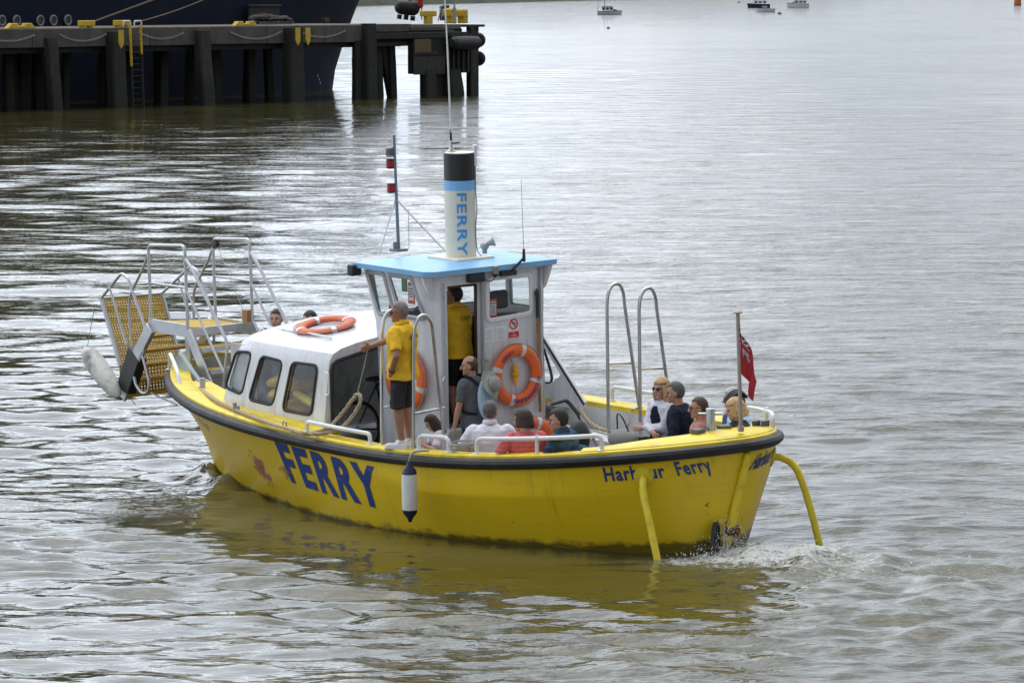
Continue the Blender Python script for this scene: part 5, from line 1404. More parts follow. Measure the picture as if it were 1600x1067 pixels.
def person(label, loc, rz, pose='sit', s=1.0, lean=(0, 0), head=(0, 0, 0), lh=None, rh=None, skin=S_fair, shirt=C_white, sleeve='short', legs=C_dark, leglen='long',
           shoes=C_shoed, hairm=H_brown, hs='short', glasses=None, collar=False, wide=1.0, group='passengers in the ferry', curl=.5, lpole=(-.4, .7, -.6), rpole=(-.4, -.7, -.6), chest=1.0, knees=.16, extra=None, stance=.11):
    mw = BM @ Matrix.Translation(Vector(loc)) @ Matrix.Rotation(rz, 4, 'Z')
    root = tag(empty('person', mw), label, 'person', group)
    sit = pose == 'sit'
    hipz = (.10 if sit else .90) * s
    P = Vector((0, 0, hipz)); N = P + Vector((lean[0], lean[1], .505)) * s
    up = (N - P).normalized(); yv = Vector((0, 1, 0)); yv = (yv - up * yv.dot(up)).normalized(); xv = yv.cross(up)
    RT = Matrix((xv, yv, up)).transposed()
    yaw, pitch, roll = head
    RH = RT @ Matrix.Rotation(yaw, 3, 'Z') @ Matrix.Rotation(pitch, 3, 'Y') @ Matrix.Rotation(roll, 3, 'X')
    HC = N + up * .022 * s + RH @ Vector((.018, 0, .135)) * s                    # middle of the head
    h = lambda x, y, z: HC + RH @ (Vector((x, y, z)) * s)
    SH = {sd: N + RT @ Vector((0, sd * .178 * wide, -.055)) * s for sd in (1, -1)}
    def torso_rings(inf, z0, z1, n=20):
        tb = [(-.20, .182, .138), (-.12, .182, .137), (.0, .172, .128), (.22, .158, .118), (.42, .165, .122), (.62, .180, .130), (.80, .188, .122), (.90, .182, .108), (.965, .125, .088), (1.04, .062, .062)]
        out = []
        for t, w, d in tb:
            if t < z0 - 1e-6 or t > z1 + 1e-6: continue
            c = P + (N - P) * t; w = (w * wide + inf) * s; d = (d * chest + inf) * s
            ring = []
            for k in range(n):
                a = 2 * math.pi * k / n; ca, sa = math.cos(a), math.sin(a)
                ring.append(c + RT @ Vector((math.copysign(abs(ca) ** .85, ca) * d, math.copysign(abs(sa) ** .85, sa) * w, 0)))
            out.append(ring)
        return out
    # limbs
    def_l = N + RT @ Vector((.16, .26, -.48)) * s; def_r = N + RT @ Vector((.16, -.26, -.48)) * s
    arms = {}
    for sd, tgt, pole in ((1, lh, lpole), (-1, rh, rpole)):
        T = (Vector(tgt) * s if tgt is not None else (def_l if sd > 0 else def_r))
        el, wr = ik(SH[sd], T, .285 * s, .25 * s, pole); arms[sd] = (SH[sd], el, wr)
    LG = {}
    for sd in (1, -1):
        hip = P + Vector((0, sd * .09, -.03)) * s
        if sit: kn = P + Vector((.43, sd * knees, .02)) * s; an = kn + Vector((-.02, sd * .0, -.42)) * s
        else: kn = Vector((.03, sd * (stance * .95), .49)) * s; an = Vector((-.02, sd * stance, .085)) * s
        LG[sd] = (hip, kn, an)
    # the body: one fused surface
    mb = MB(); mb.loft(torso_rings(-.024, -.20, 1.04))
    mb.caps(N - up * .04 * s, HC + RH @ Vector((-.015, 0, -.05)) * s, .058 * s, .054 * s, 12)
    mb.ell(HC + RH @ Vector((-.008, 0, .018)) * s, (.098 * s, .077 * s, .105 * s), RH, 18, 12)
    mb.ell(h(.032, 0, -.055), (.062 * s, .058 * s, .062 * s), RH, 14, 9)
    mb.ell(h(.075, 0, -.098), (.022 * s, .026 * s, .018 * s), RH, 10, 7)
    mb.ell(h(.084, 0, .028), (.014 * s, .050 * s, .012 * s), RH, 10, 7)
    mb.caps(h(.092, 0, .012), h(.116, 0, -.030), .011 * s, .0155 * s, 8)
    for sd in (1, -1):
        mb.ell(h(-.005, sd * .079, -.012), (.020 * s, .009 * s, .032 * s), RH, 10, 7)
        mb.ell(h(.062, sd * .045, -.030), (.022 * s, .020 * s, .020 * s), RH, 8, 6)
        S_, E_, W_ = arms[sd]
        mb.ell(S_, (.050 * s, .050 * s, .050 * s), None, 10, 8)
        mb.tube([S_, S_.lerp(E_, .5), E_], [.050 * s, .047 * s, .040 * s], 10); mb.ell(E_, (.041 * s,) * 3, None, 10, 7)
        mb.tube([E_, E_.lerp(W_, .35), W_], [.040 * s, .041 * s, .027 * s], 10); mb.ell(W_, (.028 * s,) * 3, None, 8, 6)
        dd = (W_ - E_).normalized(); nr = (RT @ Vector((.25, sd * .95, .25)))
        hand_geo(mb, W_, dd, nr, curl, s, 1 if sd > 0 else -1)
        hip, kn, an = LG[sd]
        mb.tube([hip, hip.lerp(kn, .5), kn], [.082 * s, .072 * s, .054 * s], 10); mb.ell(kn, (.054 * s,) * 3, None, 10, 7)
        mb.tube([kn, kn.lerp(an, .3), an], [.052 * s, .055 * s, .034 * s], 10)
        mb.caps(an + Vector((-.02, 0, -.045)) * s, an + Vector((.13, sd * .02, -.06)) * s, .036 * s, .03 * s, 10)
    body = remesh(mb.build('body', skin, root), .0085 * max(.8, s), 2)
    # face
    mb = MB()
    for sd in (1, -1): mb.ell(h(.088, sd * .031, .006), (.008 * s, .012 * s, .006 * s), RH, 8, 6)
    mb.build('eyes', M_eye, root)
    MB().ell(h(.090, 0, -.062), (.009 * s, .024 * s, .006 * s), RH, 8, 6).build('mouth', M_lip, root)
    mb = MB()
    for sd in (1, -1): mb.ell(h(.092, sd * .032, .030), (.006 * s, .020 * s, .005 * s), RH, 8, 5)
    mb.build('eyebrows', hairm if hairm else M_eye, root)
    # shirt
    mb = MB(); mb.loft(torso_rings(.014, -.20, 1.04 if sleeve != 'none' or True else .97))
    for sd in (1, -1):
        S_, E_, W_ = arms[sd]
        mb.ell(S_ + RT @ Vector((0, -sd * .02, 0)) * s, (.082 * s, .078 * s, .078 * s), None, 12, 8)
        if sleeve == 'short': mb.tube([S_, S_.lerp(E_, .78)], [.068 * s, .066 * s], 12)
        elif sleeve == 'long':
            mb.tube([S_, S_.lerp(E_, .5), E_], [.066 * s, .060 * s, .052 * s], 12); mb.ell(E_, (.053 * s,) * 3, None, 10, 7)
            mb.tube([E_, E_.lerp(W_, .5), E_.lerp(W_, .95)], [.052 * s, .049 * s, .038 * s], 12)
    top = remesh(mb.build('shirt', shirt, root), .011, 3, .03 * s)
    if collar:
        cm = MB(); cm.loft([[N + RT @ Vector((.004 + math.cos(a) * (.070 + w) * 1.05, math.sin(a) * (.070 + w), z + .02 * (math.cos(a) < -.2))) * s for a in np.linspace(.55, 2 * math.pi - .55, 22)] for w, z in ((-.004, .012), (-.008, .055), (.008, .045), (.020, .0))], closed=False)
        c_ = cm.build('collar', shirt, root, 60); c_.modifiers.new('cloth', 'SOLIDIFY').thickness = .006
    # legs
    mb = MB(); mb.loft(torso_rings(.006, -.20, .0))
    if sit: mb.ell(P + Vector((.02, 0, -.03)) * s, (.17 * s, .19 * s, .10 * s), None, 14, 8)
    for sd in (1, -1):
        hip, kn, an = LG[sd]
        mb.tube([hip, hip.lerp(kn, .5), kn if leglen == 'long' else hip.lerp(kn, 1.06)], [.100 * s, .094 * s, .075 * s if leglen == 'long' else .086 * s], 12)
        if leglen == 'long': mb.ell(kn, (.076 * s,) * 3, None, 10, 7); mb.tube([kn, kn.lerp(an, .5), kn.lerp(an, .97)], [.072 * s, .066 * s, .058 * s], 12)
    remesh(mb.build('trousers' if leglen == 'long' else 'shorts', legs, root), .012, 2, .03 * s)
    for sd in (1, -1):
        an = LG[sd][2]; a = an + Vector((-.045, 0, -.05)) * s; b = an + Vector((.16, sd * .025, -.058)) * s
        mb = MB(); mb.caps(a, b, .043 * s, .040 * s, 12); mb.caps(a.lerp(b, .35) + Vector((0, 0, .02)) * s, an + Vector((0, 0, .0)), .042 * s, .040 * s, 10)
        mb.box((a + b) / 2 + Vector((0, 0, -.026)) * s, ((b - a).length + .07 * s, .086 * s, .022 * s), Matrix.Rotation(math.atan2(b.y - a.y, b.x - a.x), 3, 'Z'))
        remesh(mb.build('shoe', shoes, root), .009, 2)
    # hair
    if hairm:
        mb = MB(); rg = random.Random(int(abs(loc[0] * 91 + loc[1] * 37) * 10))
        if hs in ('short', 'bald', 'long', 'bob'):
            cap = []
            n1, n2 = 26, 16
            th_ = .003 if hs in ('short', 'bald') else .02
            for i in range(n2 + 1):
                el = R(-62) + R(152) * i / n2
                ring = []
                for j in range(n1):
                    az = 2 * math.pi * j / n1
                    k = 1 + rg.uniform(-.02, .03)
                    ring.append(Vector((-.008 + (.098 + th_) * math.cos(el) * math.cos(az), (.077 + th_) * math.cos(el) * math.sin(az), .018 + (.105 + th_ * 1.1) * math.sin(el))) * k)
                cap.append(ring)
            base = [p for r in cap for p in r]; fs = []
            for i in range(n2):
                for j in range(n1):
                    q = (i * n1 + j, i * n1 + (j + 1) % n1, (i + 1) * n1 + (j + 1) % n1, (i + 1) * n1 + j)
                    c = sum((base[a] for a in q), Vector()) / 4
                    hairline = .070 - .9 * max(0, .03 - c.x) if c.x > -.02 else -9
                    low = -.075 if c.x < -.02 else -.02
                    if c.x > .015 and c.z < hairline: continue
                    if c.x > -.02 and c.z < -.005 and hs in ('short', 'bald'): continue
                    if c.z < low: continue
                    if hs == 'bald' and c.z > .062 and c.x > -.065: continue
                    fs.append(q)
            mb.add([HC + RH @ (p * s) for p in base], fs)
            o_ = mb.build('hair', hairm, root, 180)
            bm = bmesh.new(); bm.from_mesh(o_.data); bmesh.ops.delete(bm, geom=[v for v in bm.verts if not v.link_faces], context='VERTS'); bm.to_mesh(o_.data); bm.free()
            so = o_.modifiers.new('thick', 'SOLIDIFY'); so.thickness = .008 * s; so.offset = -1
            if hs in ('long', 'bob'):
                mb = MB(); L = .30 if hs == 'long' else .13
                for k in range(15):
                    az = R(62) + R(236) * k / 14; b0 = Vector((-.008 + .100 * math.cos(az), .082 * math.sin(az), .03)); 
                    dr = Vector((-.02 if hs == 'long' else 0, .01 * math.sin(az), -L * (1 - .25 * abs(math.cos(az * .5)))))
                    e1 = b0 + Vector((.012 * math.cos(az), .014 * math.sin(az), -.09)); e2 = b0 + dr + Vector((rg.uniform(-.012, .012), rg.uniform(-.012, .012), 0))
                    if az < R(80) or az > R(280): e2 = e2 + Vector((-.01, 0, .02))
                    mb.tube([HC + RH @ (p * s) for p in smooth_path([b0 + Vector((0, 0, .03)), b0, e1, e2], 4)], [.022 * s] * 8 + [.020 * s] * 3 + [.006 * s] * 2 if False else .019 * s, 8)
                remesh(mb.build('hair_length', hairm, o_), .009, 2)
    if glasses:
        mb = MB()
        for sd in (1, -1):
            mb.ell(h(.100, sd * .034, .006), (.008 * s, .027 * s, .020 * s), RH, 12, 7)
            mb.tube([h(.096, sd * .060, .012), h(.04, sd * .082, .012), h(-.02, sd * .086, .004)], .004 * s, 6)
        mb.tube([h(.106, .012, .012), h(.106, -.012, .012)], .004 * s, 6)
        mb.build('sunglasses' if glasses == 'sun' else 'glasses', M_glassdark, root)
    if extra: extra(root, dict(N=N, P=P, RT=RT, RH=RH, h=h, s=s, arms=arms, up=up, HC=HC))
    return root

def crew_print(root, K):
    bm = text_bm('CREW', .052, bold=.03, sub=1); w = max(v.co.x for v in bm.verts)
    for v in bm.verts:
        y = w / 2 - v.co.x; yy = max(-.95, min(.95, y / .19)); d = .122 + .024
        x = -d * (1 - abs(yy) ** 2.3) ** .45
        c = K['P'] + (K['N'] - K['P']) * .72 + K['RT'] @ Vector((x - .022, y * 1.0, v.co.y)) * K['s']; v.co = c
    bm_obj(bm, 'back_print', pmat('faded_print', (.22, .17, .03), .8) if 'faded_print' not in MATS else MATS['faded_print'], root)
def watch(root, K):
    S_, E_, W_ = K['arms'][1]; d = (W_ - E_).normalized(); MB().torus(W_ - d * .02, .032, .008, rot_to(d), 20, 6).build('wristband', M_blackp, root)
    crew_print(root, K)
def sunhat(root, K):
    c = K['N'] + K['RT'] @ Vector((-.25, -.05, -.07)); rot = K['RT'] @ rot_to((-.85, -.1, .25))
    M_hat = cloth('grey_green_canvas', (.27, .28, .25))
    prof = [(.0, .105), (.05, .102), (.085, .09), (.098, .05), (.102, .0), (.13, -.012), (.17, -.022), (.195, -.02), (.195, -.028), (.16, -.034), (.11, -.022), (.095, -.01), (.09, .04), (.0, .09)]
    mb = MB(); rings = []
    for r, z in prof:
        ring = []
        for j in range(30):
            b = 2 * math.pi * j / 30; k = 1 + .05 * math.sin(2 * b + 1); dz = (.022 * math.sin(2 * b) if r > .12 else 0)
            ring.append(c + rot @ (.86 * Vector((max(r, .002) * math.cos(b) * k, max(r, .002) * math.sin(b) / k, z + dz))))
        rings.append(ring)
    mb.loft(rings); o = mb.build('sun_hat', M_hat, root, 60)
    MB().torus(c, .088, .006, rot, 30, 6).build('hat_band', cloth('hat_band_cloth', (.16, .17, .15)), o)
    # pale blue panel of the day sack on his back
    cb = K['P'] + (K['N'] - K['P']) * .5 + K['RT'] @ Vector((-.165, -.01, .0))
    MB().ell(cb, (.055, .135, .235), K['RT'], 14, 10).build('day_sack', C_paleblue, root, 60)
    for sd in (1, -1):
        MB().tube(smooth_path([K['N'] + K['RT'] @ Vector(p) for p in ((-.15, sd * .09, -.06), (-.03, sd * .115, .028), (.10, sd * .11, -.06), (.13, sd * .12, -.2), (.02, sd * .19, -.36), (-.12, sd * .1, -.40))]), .017, 8).build('shoulder_strap', C_navy, root, 60)
def helmet(root, K):
    h, s = K['h'], K['s']; mb = MB()
    for k in range(-2, 3):
        pts = [h(.115 * math.cos(a) - .01, k * .036 * (1 - .25 * abs(math.cos(a))), .045 + .10 * math.sin(a) - abs(k) * .012) for a in np.linspace(.05, math.pi - .2, 12)]
        mb.tube(pts, .017 * s, 8)
    mb.torus(h(-.008, 0, .045), .098, .014, K['RH'], 28, 8); mb.tube([h(.11, -.07, .06), h(.15, 0, .055), h(.11, .07, .06)], .010, 6)
    o = mb.build('cycle_helmet', M_blackp, root, 60)
    for sd in (1, -1): MB().tube([h(.02, sd * .085, .03), h(.02, sd * .082, -.04), h(.05, sd * .03, -.115)], .005, 5).build('chin_strap', M_blackp, o)
def vest(root, K):
    mb = MB(); rr = []
    for t, w, d in ((.0, .19, .15), (.22, .178, .14), (.45, .184, .145), (.65, .19, .15), (.80, .165, .142), (.92, .135, .12)):
        c = K['P'] + (K['N'] - K['P']) * t
        rr.append([c + K['RT'] @ Vector((math.cos(a) * d, math.sin(a) * w, 0)) * K['s'] for a in np.linspace(0, 2 * math.pi, 24, endpoint=False)])
    mb.loft(rr); remesh(mb.build('waistcoat', C_navy, root), .012, 2)

rad = math.radians
# crewmen
person('crewman in yellow polo shirt and dark shorts standing on the port gunwale, holding a rope', (.02, 1.93, 1.07), rad(26), 'stand', .985, (.0, 0), (rad(22), .06, 0),
       lh=(.04, .21, .90), rh=(.50, -.16, 1.12), skin=S_tan, shirt=C_polo, legs=C_short, leglen='short', shoes=C_shoe, hairm=H_grey, hs='short', glasses='clear', collar=True,
       group='crew of the ferry', extra=watch, lpole=(-.7, .7, -.2), rpole=(-.3, -.5, -.7), curl=.8, wide=1.1, chest=1.16, stance=.10)
person('crewman at the helm inside the wheelhouse doorway, yellow shirt and black shorts', (1.30, .17, 1.03), rad(14), 'stand', .955, (.02, 0), (rad(30), 0, 0),
       lh=(.40, .22, 1.20), rh=(.42, -.05, 1.22), skin=S_tan, shirt=C_polo, legs=C_dark, leglen='short', shoes=C_shoed, hairm=H_brown, hs='short', collar=True, group='crew of the ferry', extra=crew_print, wide=1.08, chest=1.1)
# passengers amidships
person('balding man in a grey shirt with a sun hat hanging on his back', (.50, .56, .36), rad(16), 'stand', .93, (.02, 0), (rad(32), .05, 0),
       lh=(.12, .25, .82), rh=(.05, -.27, .80), skin=S_mid, shirt=C_grey, legs=C_slate, hairm=H_mid, hs='bald', extra=sunhat, wide=1.05)
person('girl with long brown hair in a white top leaning on the white guard rail', (-.08, 1.42, .80), rad(58), 'sit', .70, (.14, 0), (rad(8), .22, 0),
       lh=(.40, .20, .42), rh=(.42, -.10, .40), skin=S_fair, shirt=C_lilac, sleeve='short', legs=C_jean, hairm=H_brown, hs='long', curl=.9, knees=.12)
person('grey haired man in a white polo shirt seated with his back to the port side', (-.90, 1.42, .76), rad(-38), 'sit', 1.0, (.03, 0), (rad(-14), .04, 0), skin=S_mid, shirt=C_white, legs=C_navy, hairm=H_salt, collar=True, wide=1.16, chest=1.12)
person('woman with brown bobbed hair in a coral striped top seated on the port bench', (-1.60, 1.46, .79), rad(-26), 'sit', .95, (.02, 0), (rad(52), .10, 0), skin=S_fair, shirt=C_coral, legs=C_jean, hairm=H_brown, hs='bob', wide=1.08, chest=1.05,
       lh=(.10, .30, .16), rh=(.25, -.2, .15))
def tealjacket(root, K):
    c = K['P'] + K['RT'] @ Vector((-.02, -.30, .22)); MB().ell(c, (.16, .10, .12), K['RT']).ell(c + Vector((.1, .02, -.05)), (.12, .09, .1)).build('jacket_over_arm', C_teal, root, 60)
person('dark haired man in a dark blue check shirt seated on the port bench', (-2.02, 1.22, .78), rad(22), 'sit', 1.0, (.06, 0), (rad(26), .05, 0), skin=S_mid, shirt=C_check, sleeve='long', legs=C_jean, hairm=H_black, collar=True, wide=1.08, lh=(.34, .14, .26), rh=(.36, -.12, .25), extra=tealjacket)
# passengers in the stern
person('blonde woman in sunglasses with white sleeves and a dark waistcoat, arms folded', (-.76, -1.22, .76), rad(92), 'sit', .97, (0, 0), (rad(4), 0, 0), skin=S_fair, shirt=C_white, sleeve='long', legs=C_navy, hairm=H_blonde, hs='long', glasses='sun',
       lh=(.24, -.10, .30), rh=(.26, .10, .27), extra=vest, lpole=(-.1, .8, -.5), rpole=(-.1, -.8, -.5))
person('man with cropped dark hair in a navy jacket seated beside the blonde woman in sunglasses', (-1.34, -1.02, .76), rad(34), 'sit', 1.02, (.04, 0), (rad(8), .03, 0), skin=S_mid, shirt=C_navy, sleeve='long', legs=C_navy, hairm=H_salt, wide=1.06)
person('man in sunglasses and an orange striped shirt seated behind the steel mooring bitt', (-2.40, -.42, .79), rad(40), 'sit', .99, (.02, 0), (rad(14), .02, 0), skin=S_mid, shirt=C_orange, legs=C_jean, hairm=H_mid, glasses='sun', wide=1.06)
person('white haired man in a blue denim jacket seated at the starboard quarter', (-1.98, -1.28, .76), rad(62), 'sit', 1.0, (.02, 0), (rad(10), .05, 0), skin=S_fair, shirt=C_denim, sleeve='long', legs=C_jean, hairm=H_white, wide=1.08)
person('passenger in a black cycle helmet and pale blue plaid shirt by the flagstaff', (-2.36, -1.02, .79), rad(70), 'sit', .98, (.02, 0), (rad(6), .16, 0), skin=S_fair, shirt=C_plaid, sleeve='short', legs=C_jean, hairm=H_mid, extra=helmet, wide=1.05)
person('blonde woman in a dark slate top seated at the stern by the flagstaff', (-2.83, -.62, .82), rad(58), 'sit', .97, (.03, 0), (rad(-2), .16, 0), skin=S_fair, shirt=C_slate, sleeve='short', legs=C_jean, hairm=H_blonde, hs='bob')
# three more in the bow well, only their heads showing over the cabin roof
part(MB().box((5.65, -.98, .93), (1.9, .34, .05), Matrix.Rotation(-.28, 3, 'Z')), 'bow_bench', M_liner)
person('passenger with dark brown hair in the bow well beside the ramp handrail', (6.16, -.66, .95), rad(128), 'sit', 1.0, hairm=H_brown, hs='short', shirt=C_navy, sleeve='long', legs=C_jean, wide=1.02)
person('dark haired passenger just showing over the middle of the cabin roof', (5.56, -.76, .97), rad(100), 'sit', 1.0, hairm=H_black, hs='short', shirt=C_slate, sleeve='long', legs=C_jean)
person('grey haired passenger just showing over the cabin roof by the wheelhouse', (5.14, -1.02, .955), rad(100), 'sit', 1.0, hairm=H_grey, hs='short', shirt=C_slate, sleeve='long', legs=C_jean)

# ------------------------------------------------------------------ jetty behind, with the moored ship
_PO = Vector((-5.673, 238.184, 0)); _PD = Vector((.58363, .81202, 0)); _PN = Vector((-.81202, .58363, 0))
PM = Matrix(((_PD.x, _PN.x, 0, _PO.x), (_PD.y, _PN.y, 0, _PO.y), (0, 0, 1, 0), (0, 0, 0, 1)))
def pj(px, py, yo):
    """point of the photo on the jetty's plane y = yo, in jetty metres"""
    r = ray(px, py); n = np.array(_PN); o = np.array(_PO); t = (yo + (o - CC) @ n) / (r @ n); P = Vector(CC + r * t) - _PO
    return Vector((P.dot(_PD), yo, P.z))
def pdk(px, py, z=4.1):
    P = Vector(at_z(px, py, z)) - _PO; return Vector((P.dot(_PD), P.dot(_PN), z))
M_conc = pmat('weathered_concrete', (.085, .078, .068), .9, var=.35, scale=1.5, dirt=(.05, .05, .045), damt=.8, dscale=.9, bump=.4, bscale=8, stretch=(1, 1, .6))
M_conctop = pmat('concrete_deck', (.15, .125, .095), .9, var=.2, scale=1, dirt=(.1, .09, .06), damt=.6, dscale=.7)
M_pile = _pile_mat('wet_dark_timber', (.012, .0105, .009))
M_pile2 = _pile_mat('dry_dark_timber', (.028, .024, .019))
M_ply = pmat('brown_sheet', (.13, .085, .045), .85, var=.3, dirt=(.05, .035, .02), damt=.6)
M_yel2 = pmat('jetty_yellow_paint', (.6, .4, .02), .6, var=.15, dirt=(.2, .13, .04), damt=.6, dscale=3)
JET = tag(empty('jetty', PM), 'concrete jetty on dark timber piles with a boxed timber head at its end', 'jetty')
def jp(mb, name, mat, parent=None, bevel=0, ang=35): return mb.build(name, mat, parent or JET, ang, bevel)
rj = random.Random(4)
jp(MB().box((-24, 3.6, 3.88), (48.6, 7.0, .36)).box((2.6, 3.65, 3.84), (5.2, 6.7, .34)), 'deck', M_conctop)
mb = MB(); x = -48.0
while x < -3.6:
    w = rj.uniform(3.6, 5.2); x1 = min(x + w, -3.4); mb.box(((x + x1) / 2, .05 + rj.uniform(-.015, .015), 3.58 + rj.uniform(-.01, .01)), (x1 - x - .03, .34, .92)); x = x1
mb.box((-1.75, .06, 3.86), (3.2, .3, .42)).box((1.8, .05, 3.80), (3.6, .3, .22)).box((2.2, .25, 3.62), (4.2, .3, .14)); jp(mb, 'edge_beam', M_conc, bevel=.02)
jp(MB().box((-1.7, .55, 3.3), (4.0, .4, .86)), 'deck_beam', M_pile)
jp(MB().box((-24, .5, 2.98), (47, .5, .30)), 'longitudinal_beam', M_pile)
jp(MB().box((1.0, .75, 3.52), (8.6, .9, .50)), 'deck_beam', M_pile)
jp(MB().box((.9, -.02, 3.42), (8.8, .35, .34)).box((-1.4, .3, 2.97), (3.6, .3, .24)), 'timber_waling', M_pile, bevel=.03)
def pile(x0, x1, z1, y, lean=0, mat=None, z0=-1.2, ya=0):
    c0 = Vector(((x0 + x1) / 2 + lean, y + ya, z0)); c1 = Vector(((x0 + x1) / 2, y, z1)); w = abs(x1 - x0)
    mb = MB(); rings = []
    for k in range(9):
        s = k / 8; c = c0.lerp(c1, s); ww = w * (1.12 - .12 * s) * (1 + rj.uniform(-.03, .03)) / 2
        rings.append([c + Vector((ww * a, ww * b, 0)) for a, b in ((-1, -.4), (-.8, -.55), (.8, -.55), (1, -.4), (1, .4), (.8, .55), (-.8, .55), (-1, .4))])
    mb.loft(rings); return jp(mb, 'pile', mat or M_pile, ang=25)
for x0, x1, z1, ln in ((-36.9, -36.1, 3.6, .2), (-30.3, -29.6, 3.58, .45), (-25.6, -24.6, 3.85, .25), (-18.7, -17.8, 3.86, .5), (-11.3, -10.1, 3.94, .1), (-4.5, -3.6, 4.12, .1)):
    pile(x0, x1, z1, -.25, ln, M_pile2 if ln > .3 else M_pile)
    for y in (2.6, 5.2, 6.9) if x0 < -6 else (): _x = x0 + rj.uniform(-.5, .8); pile(_x, _x + rj.uniform(.4, .6), 3.7, y, rj.uniform(-.3, .3))
pile(-5.05, -4.45, 3.2, .0, 0)
for pa_, pb_, w_, y_ in ((590, 593, .5, .9), (597, 613, .55, 1.0), (611, 614, .5, .8)):
    xa_, xb_ = pj(pa_, 75, y_).x, pj(pb_, 152, y_).x; pile(xa_ - w_ / 2, xa_ + w_ / 2, 3.0, y_, (xb_ - xa_) * 1.3)
for x in (-33.5, -28.0, -27.1, -21.9, -20.6, -15.2, -14.1, -13.2, -8.3, -7.3): pile(x, x + rj.uniform(.5, .8), 3.6, rj.uniform(2, 6), rj.uniform(-.4, .4))
# yellow and dark caps on two piles
for x0, x1 in ((-25.65, -24.55), (-11.35, -10.05)):
    for a in ((x0 + .02, x0 + .42), (x1 - .42, x1 - .02)):
        if x0 < -20 and a[0] > x0 + .1: continue
        jp(MB().prism([(a[0], 3.95), (a[1], 3.95), (a[1], 3.25), ((a[0] + a[1]) / 2, 3.0), (a[0], 3.3)], (0, -.98 if x0 < -20 else -.98, 0), (1, 0, 0), (0, 0, 1), -.03), 'yellow_marking_board', M_yel2)
# slack chains along the edge
def chain(x0, x1, sag, z=3.75):
    mb = MB(); n = max(8, int((x1 - x0) / .11))
    for k in range(n):
        s = (k + .5) / n; c = Vector((x0 + (x1 - x0) * s, -.16, z - sag * 4 * s * (1 - s))); sl = -sag * 4 * (1 - 2 * s) / (x1 - x0)
        mb.torus(c, .05, .016, rot_to((0, 1, 0) if k % 2 else (-sl, .05, 1)), 10, 5)
    jp(mb, 'chain', M_galv)
for a, b, s in ((-34.8, -31.0, .3), (-29.2, -25.6, .35), (-23.0, -19.6, .3), (-15.8, -11.5, .38), (-10.0, -6.0, .34)): chain(a, b, s)
# ladder
mb = MB()
lad = jp(MB().tube([Vector((-24.1, -.42, 4.2)), Vector((-24.06, -.45, 2.1))], .07, 8).tube([Vector((-24.06, -.45, 2.1)), Vector((-23.98, -.48, -.6))], .07, 8, mi=1), 'ladder', [M_yel2, M_pile])
jp(MB().tube([Vector((-23.3, -.42, 4.2)), Vector((-23.26, -.45, 2.7))], .07, 8).tube([Vector((-23.26, -.45, 2.7)), Vector((-23.15, -.48, -.6))], .07, 8, mi=1), 'stile', [M_yel2, M_pile], lad)
for k in range(14): jp(MB().tube([Vector((-24.06 + k * .005, -.45, 4.0 - k * .3)), Vector((-23.28 + k * .005, -.45, 4.0 - k * .3))], .022, 6), 'rung', M_pile2, lad)
for dx in (-23.9, -23.05): jp(MB().tube(fillet([Vector((dx, .2, 4.08)), Vector((dx, .2, 4.38)), Vector((dx + .55, .2, 4.38)), Vector((dx + .55, .2, 4.08))], .08), .035, 8), 'ladder_hoop', M_white_rail, lad)
# boxed head with its timbers and sheet
jp(MB().box((2.85, .1, 2.28), (5.3, .4, 1.98)), 'fender_box', M_pile, bevel=.04)
jp(MB().box((.98, -.17, 2.86), (1.5, .05, .72)), 'sheet_panel', M_ply)
jp(MB().box((1.3, -.165, 2.44), (2.3, .04, .14)).box((1.6, -.165, 1.75), (2.9, .03, 1.0)), 'sheet_panel', M_pile2)
for x in (3.3, 3.75, 4.2, 4.65, 5.1): jp(MB().box((x, -.22, 2.25), (.16, .14, 1.9)), 'fender_timber', M_pile, bevel=.02)
for x0, x1, y in ((1.2, 2.15, 0), (2.4, 3.4, .4), (3.2, 4.4, -.05)): pile(x0, x1, 1.5, y, .1 if x0 < 3 else .5)
for k in range(4): jp(MB().box((5.85 + k * .33, .15 + k * .12, 1.35 + .02 * k), (.27, .34, 5.0)), 'end_timber', (M_pile2 if k % 2 else M_pile), bevel=.03)
jp(MB().box((6.3, .5, 3.92), (1.6, 1.0, .14)), 'timber_cap', M_pile2, bevel=.02)
# tyre fenders and the roller: things hung on the head
def on_jetty(name, label, cat, loc, group=None, rot=None):
    return tag(empty(name, PM @ Matrix.Translation(Vector(loc)) @ (rot.to_4x4() if rot else Matrix.Identity(4))), label, cat, group)
t = on_jetty('roller_fender', 'fat black rubber roller fender on the timber box of the jetty head', 'fender', (4.45, -.55, 2.98))
MB().tube([Vector((-1.25, 0, 0)), Vector((-1.1, 0, 0)), Vector((0, 0, 0)), Vector((1.1, 0, 0)), Vector((1.25, 0, 0))], [.22, .36, .38, .36, .2], 20).build('roller', M_black, t)
MB().box((0, .3, .42), (2.3, .25, .1)).build('bracket', M_pile, t)
for z, nm in ((3.1, 'upper black tyre hung on the seaward end of the jetty'), (2.05, 'lower black weedy tyre hung on the seaward end of the jetty')):
    t = on_jetty('tyre_fender', nm, 'tyre', (7.15, .55, z), 'tyres on the jetty end', rot_to((1, .1, 0)))
    MB().torus((0, 0, .12), .22, .20, None, 28, 12, flat=.9).build('tyre', M_black, t)
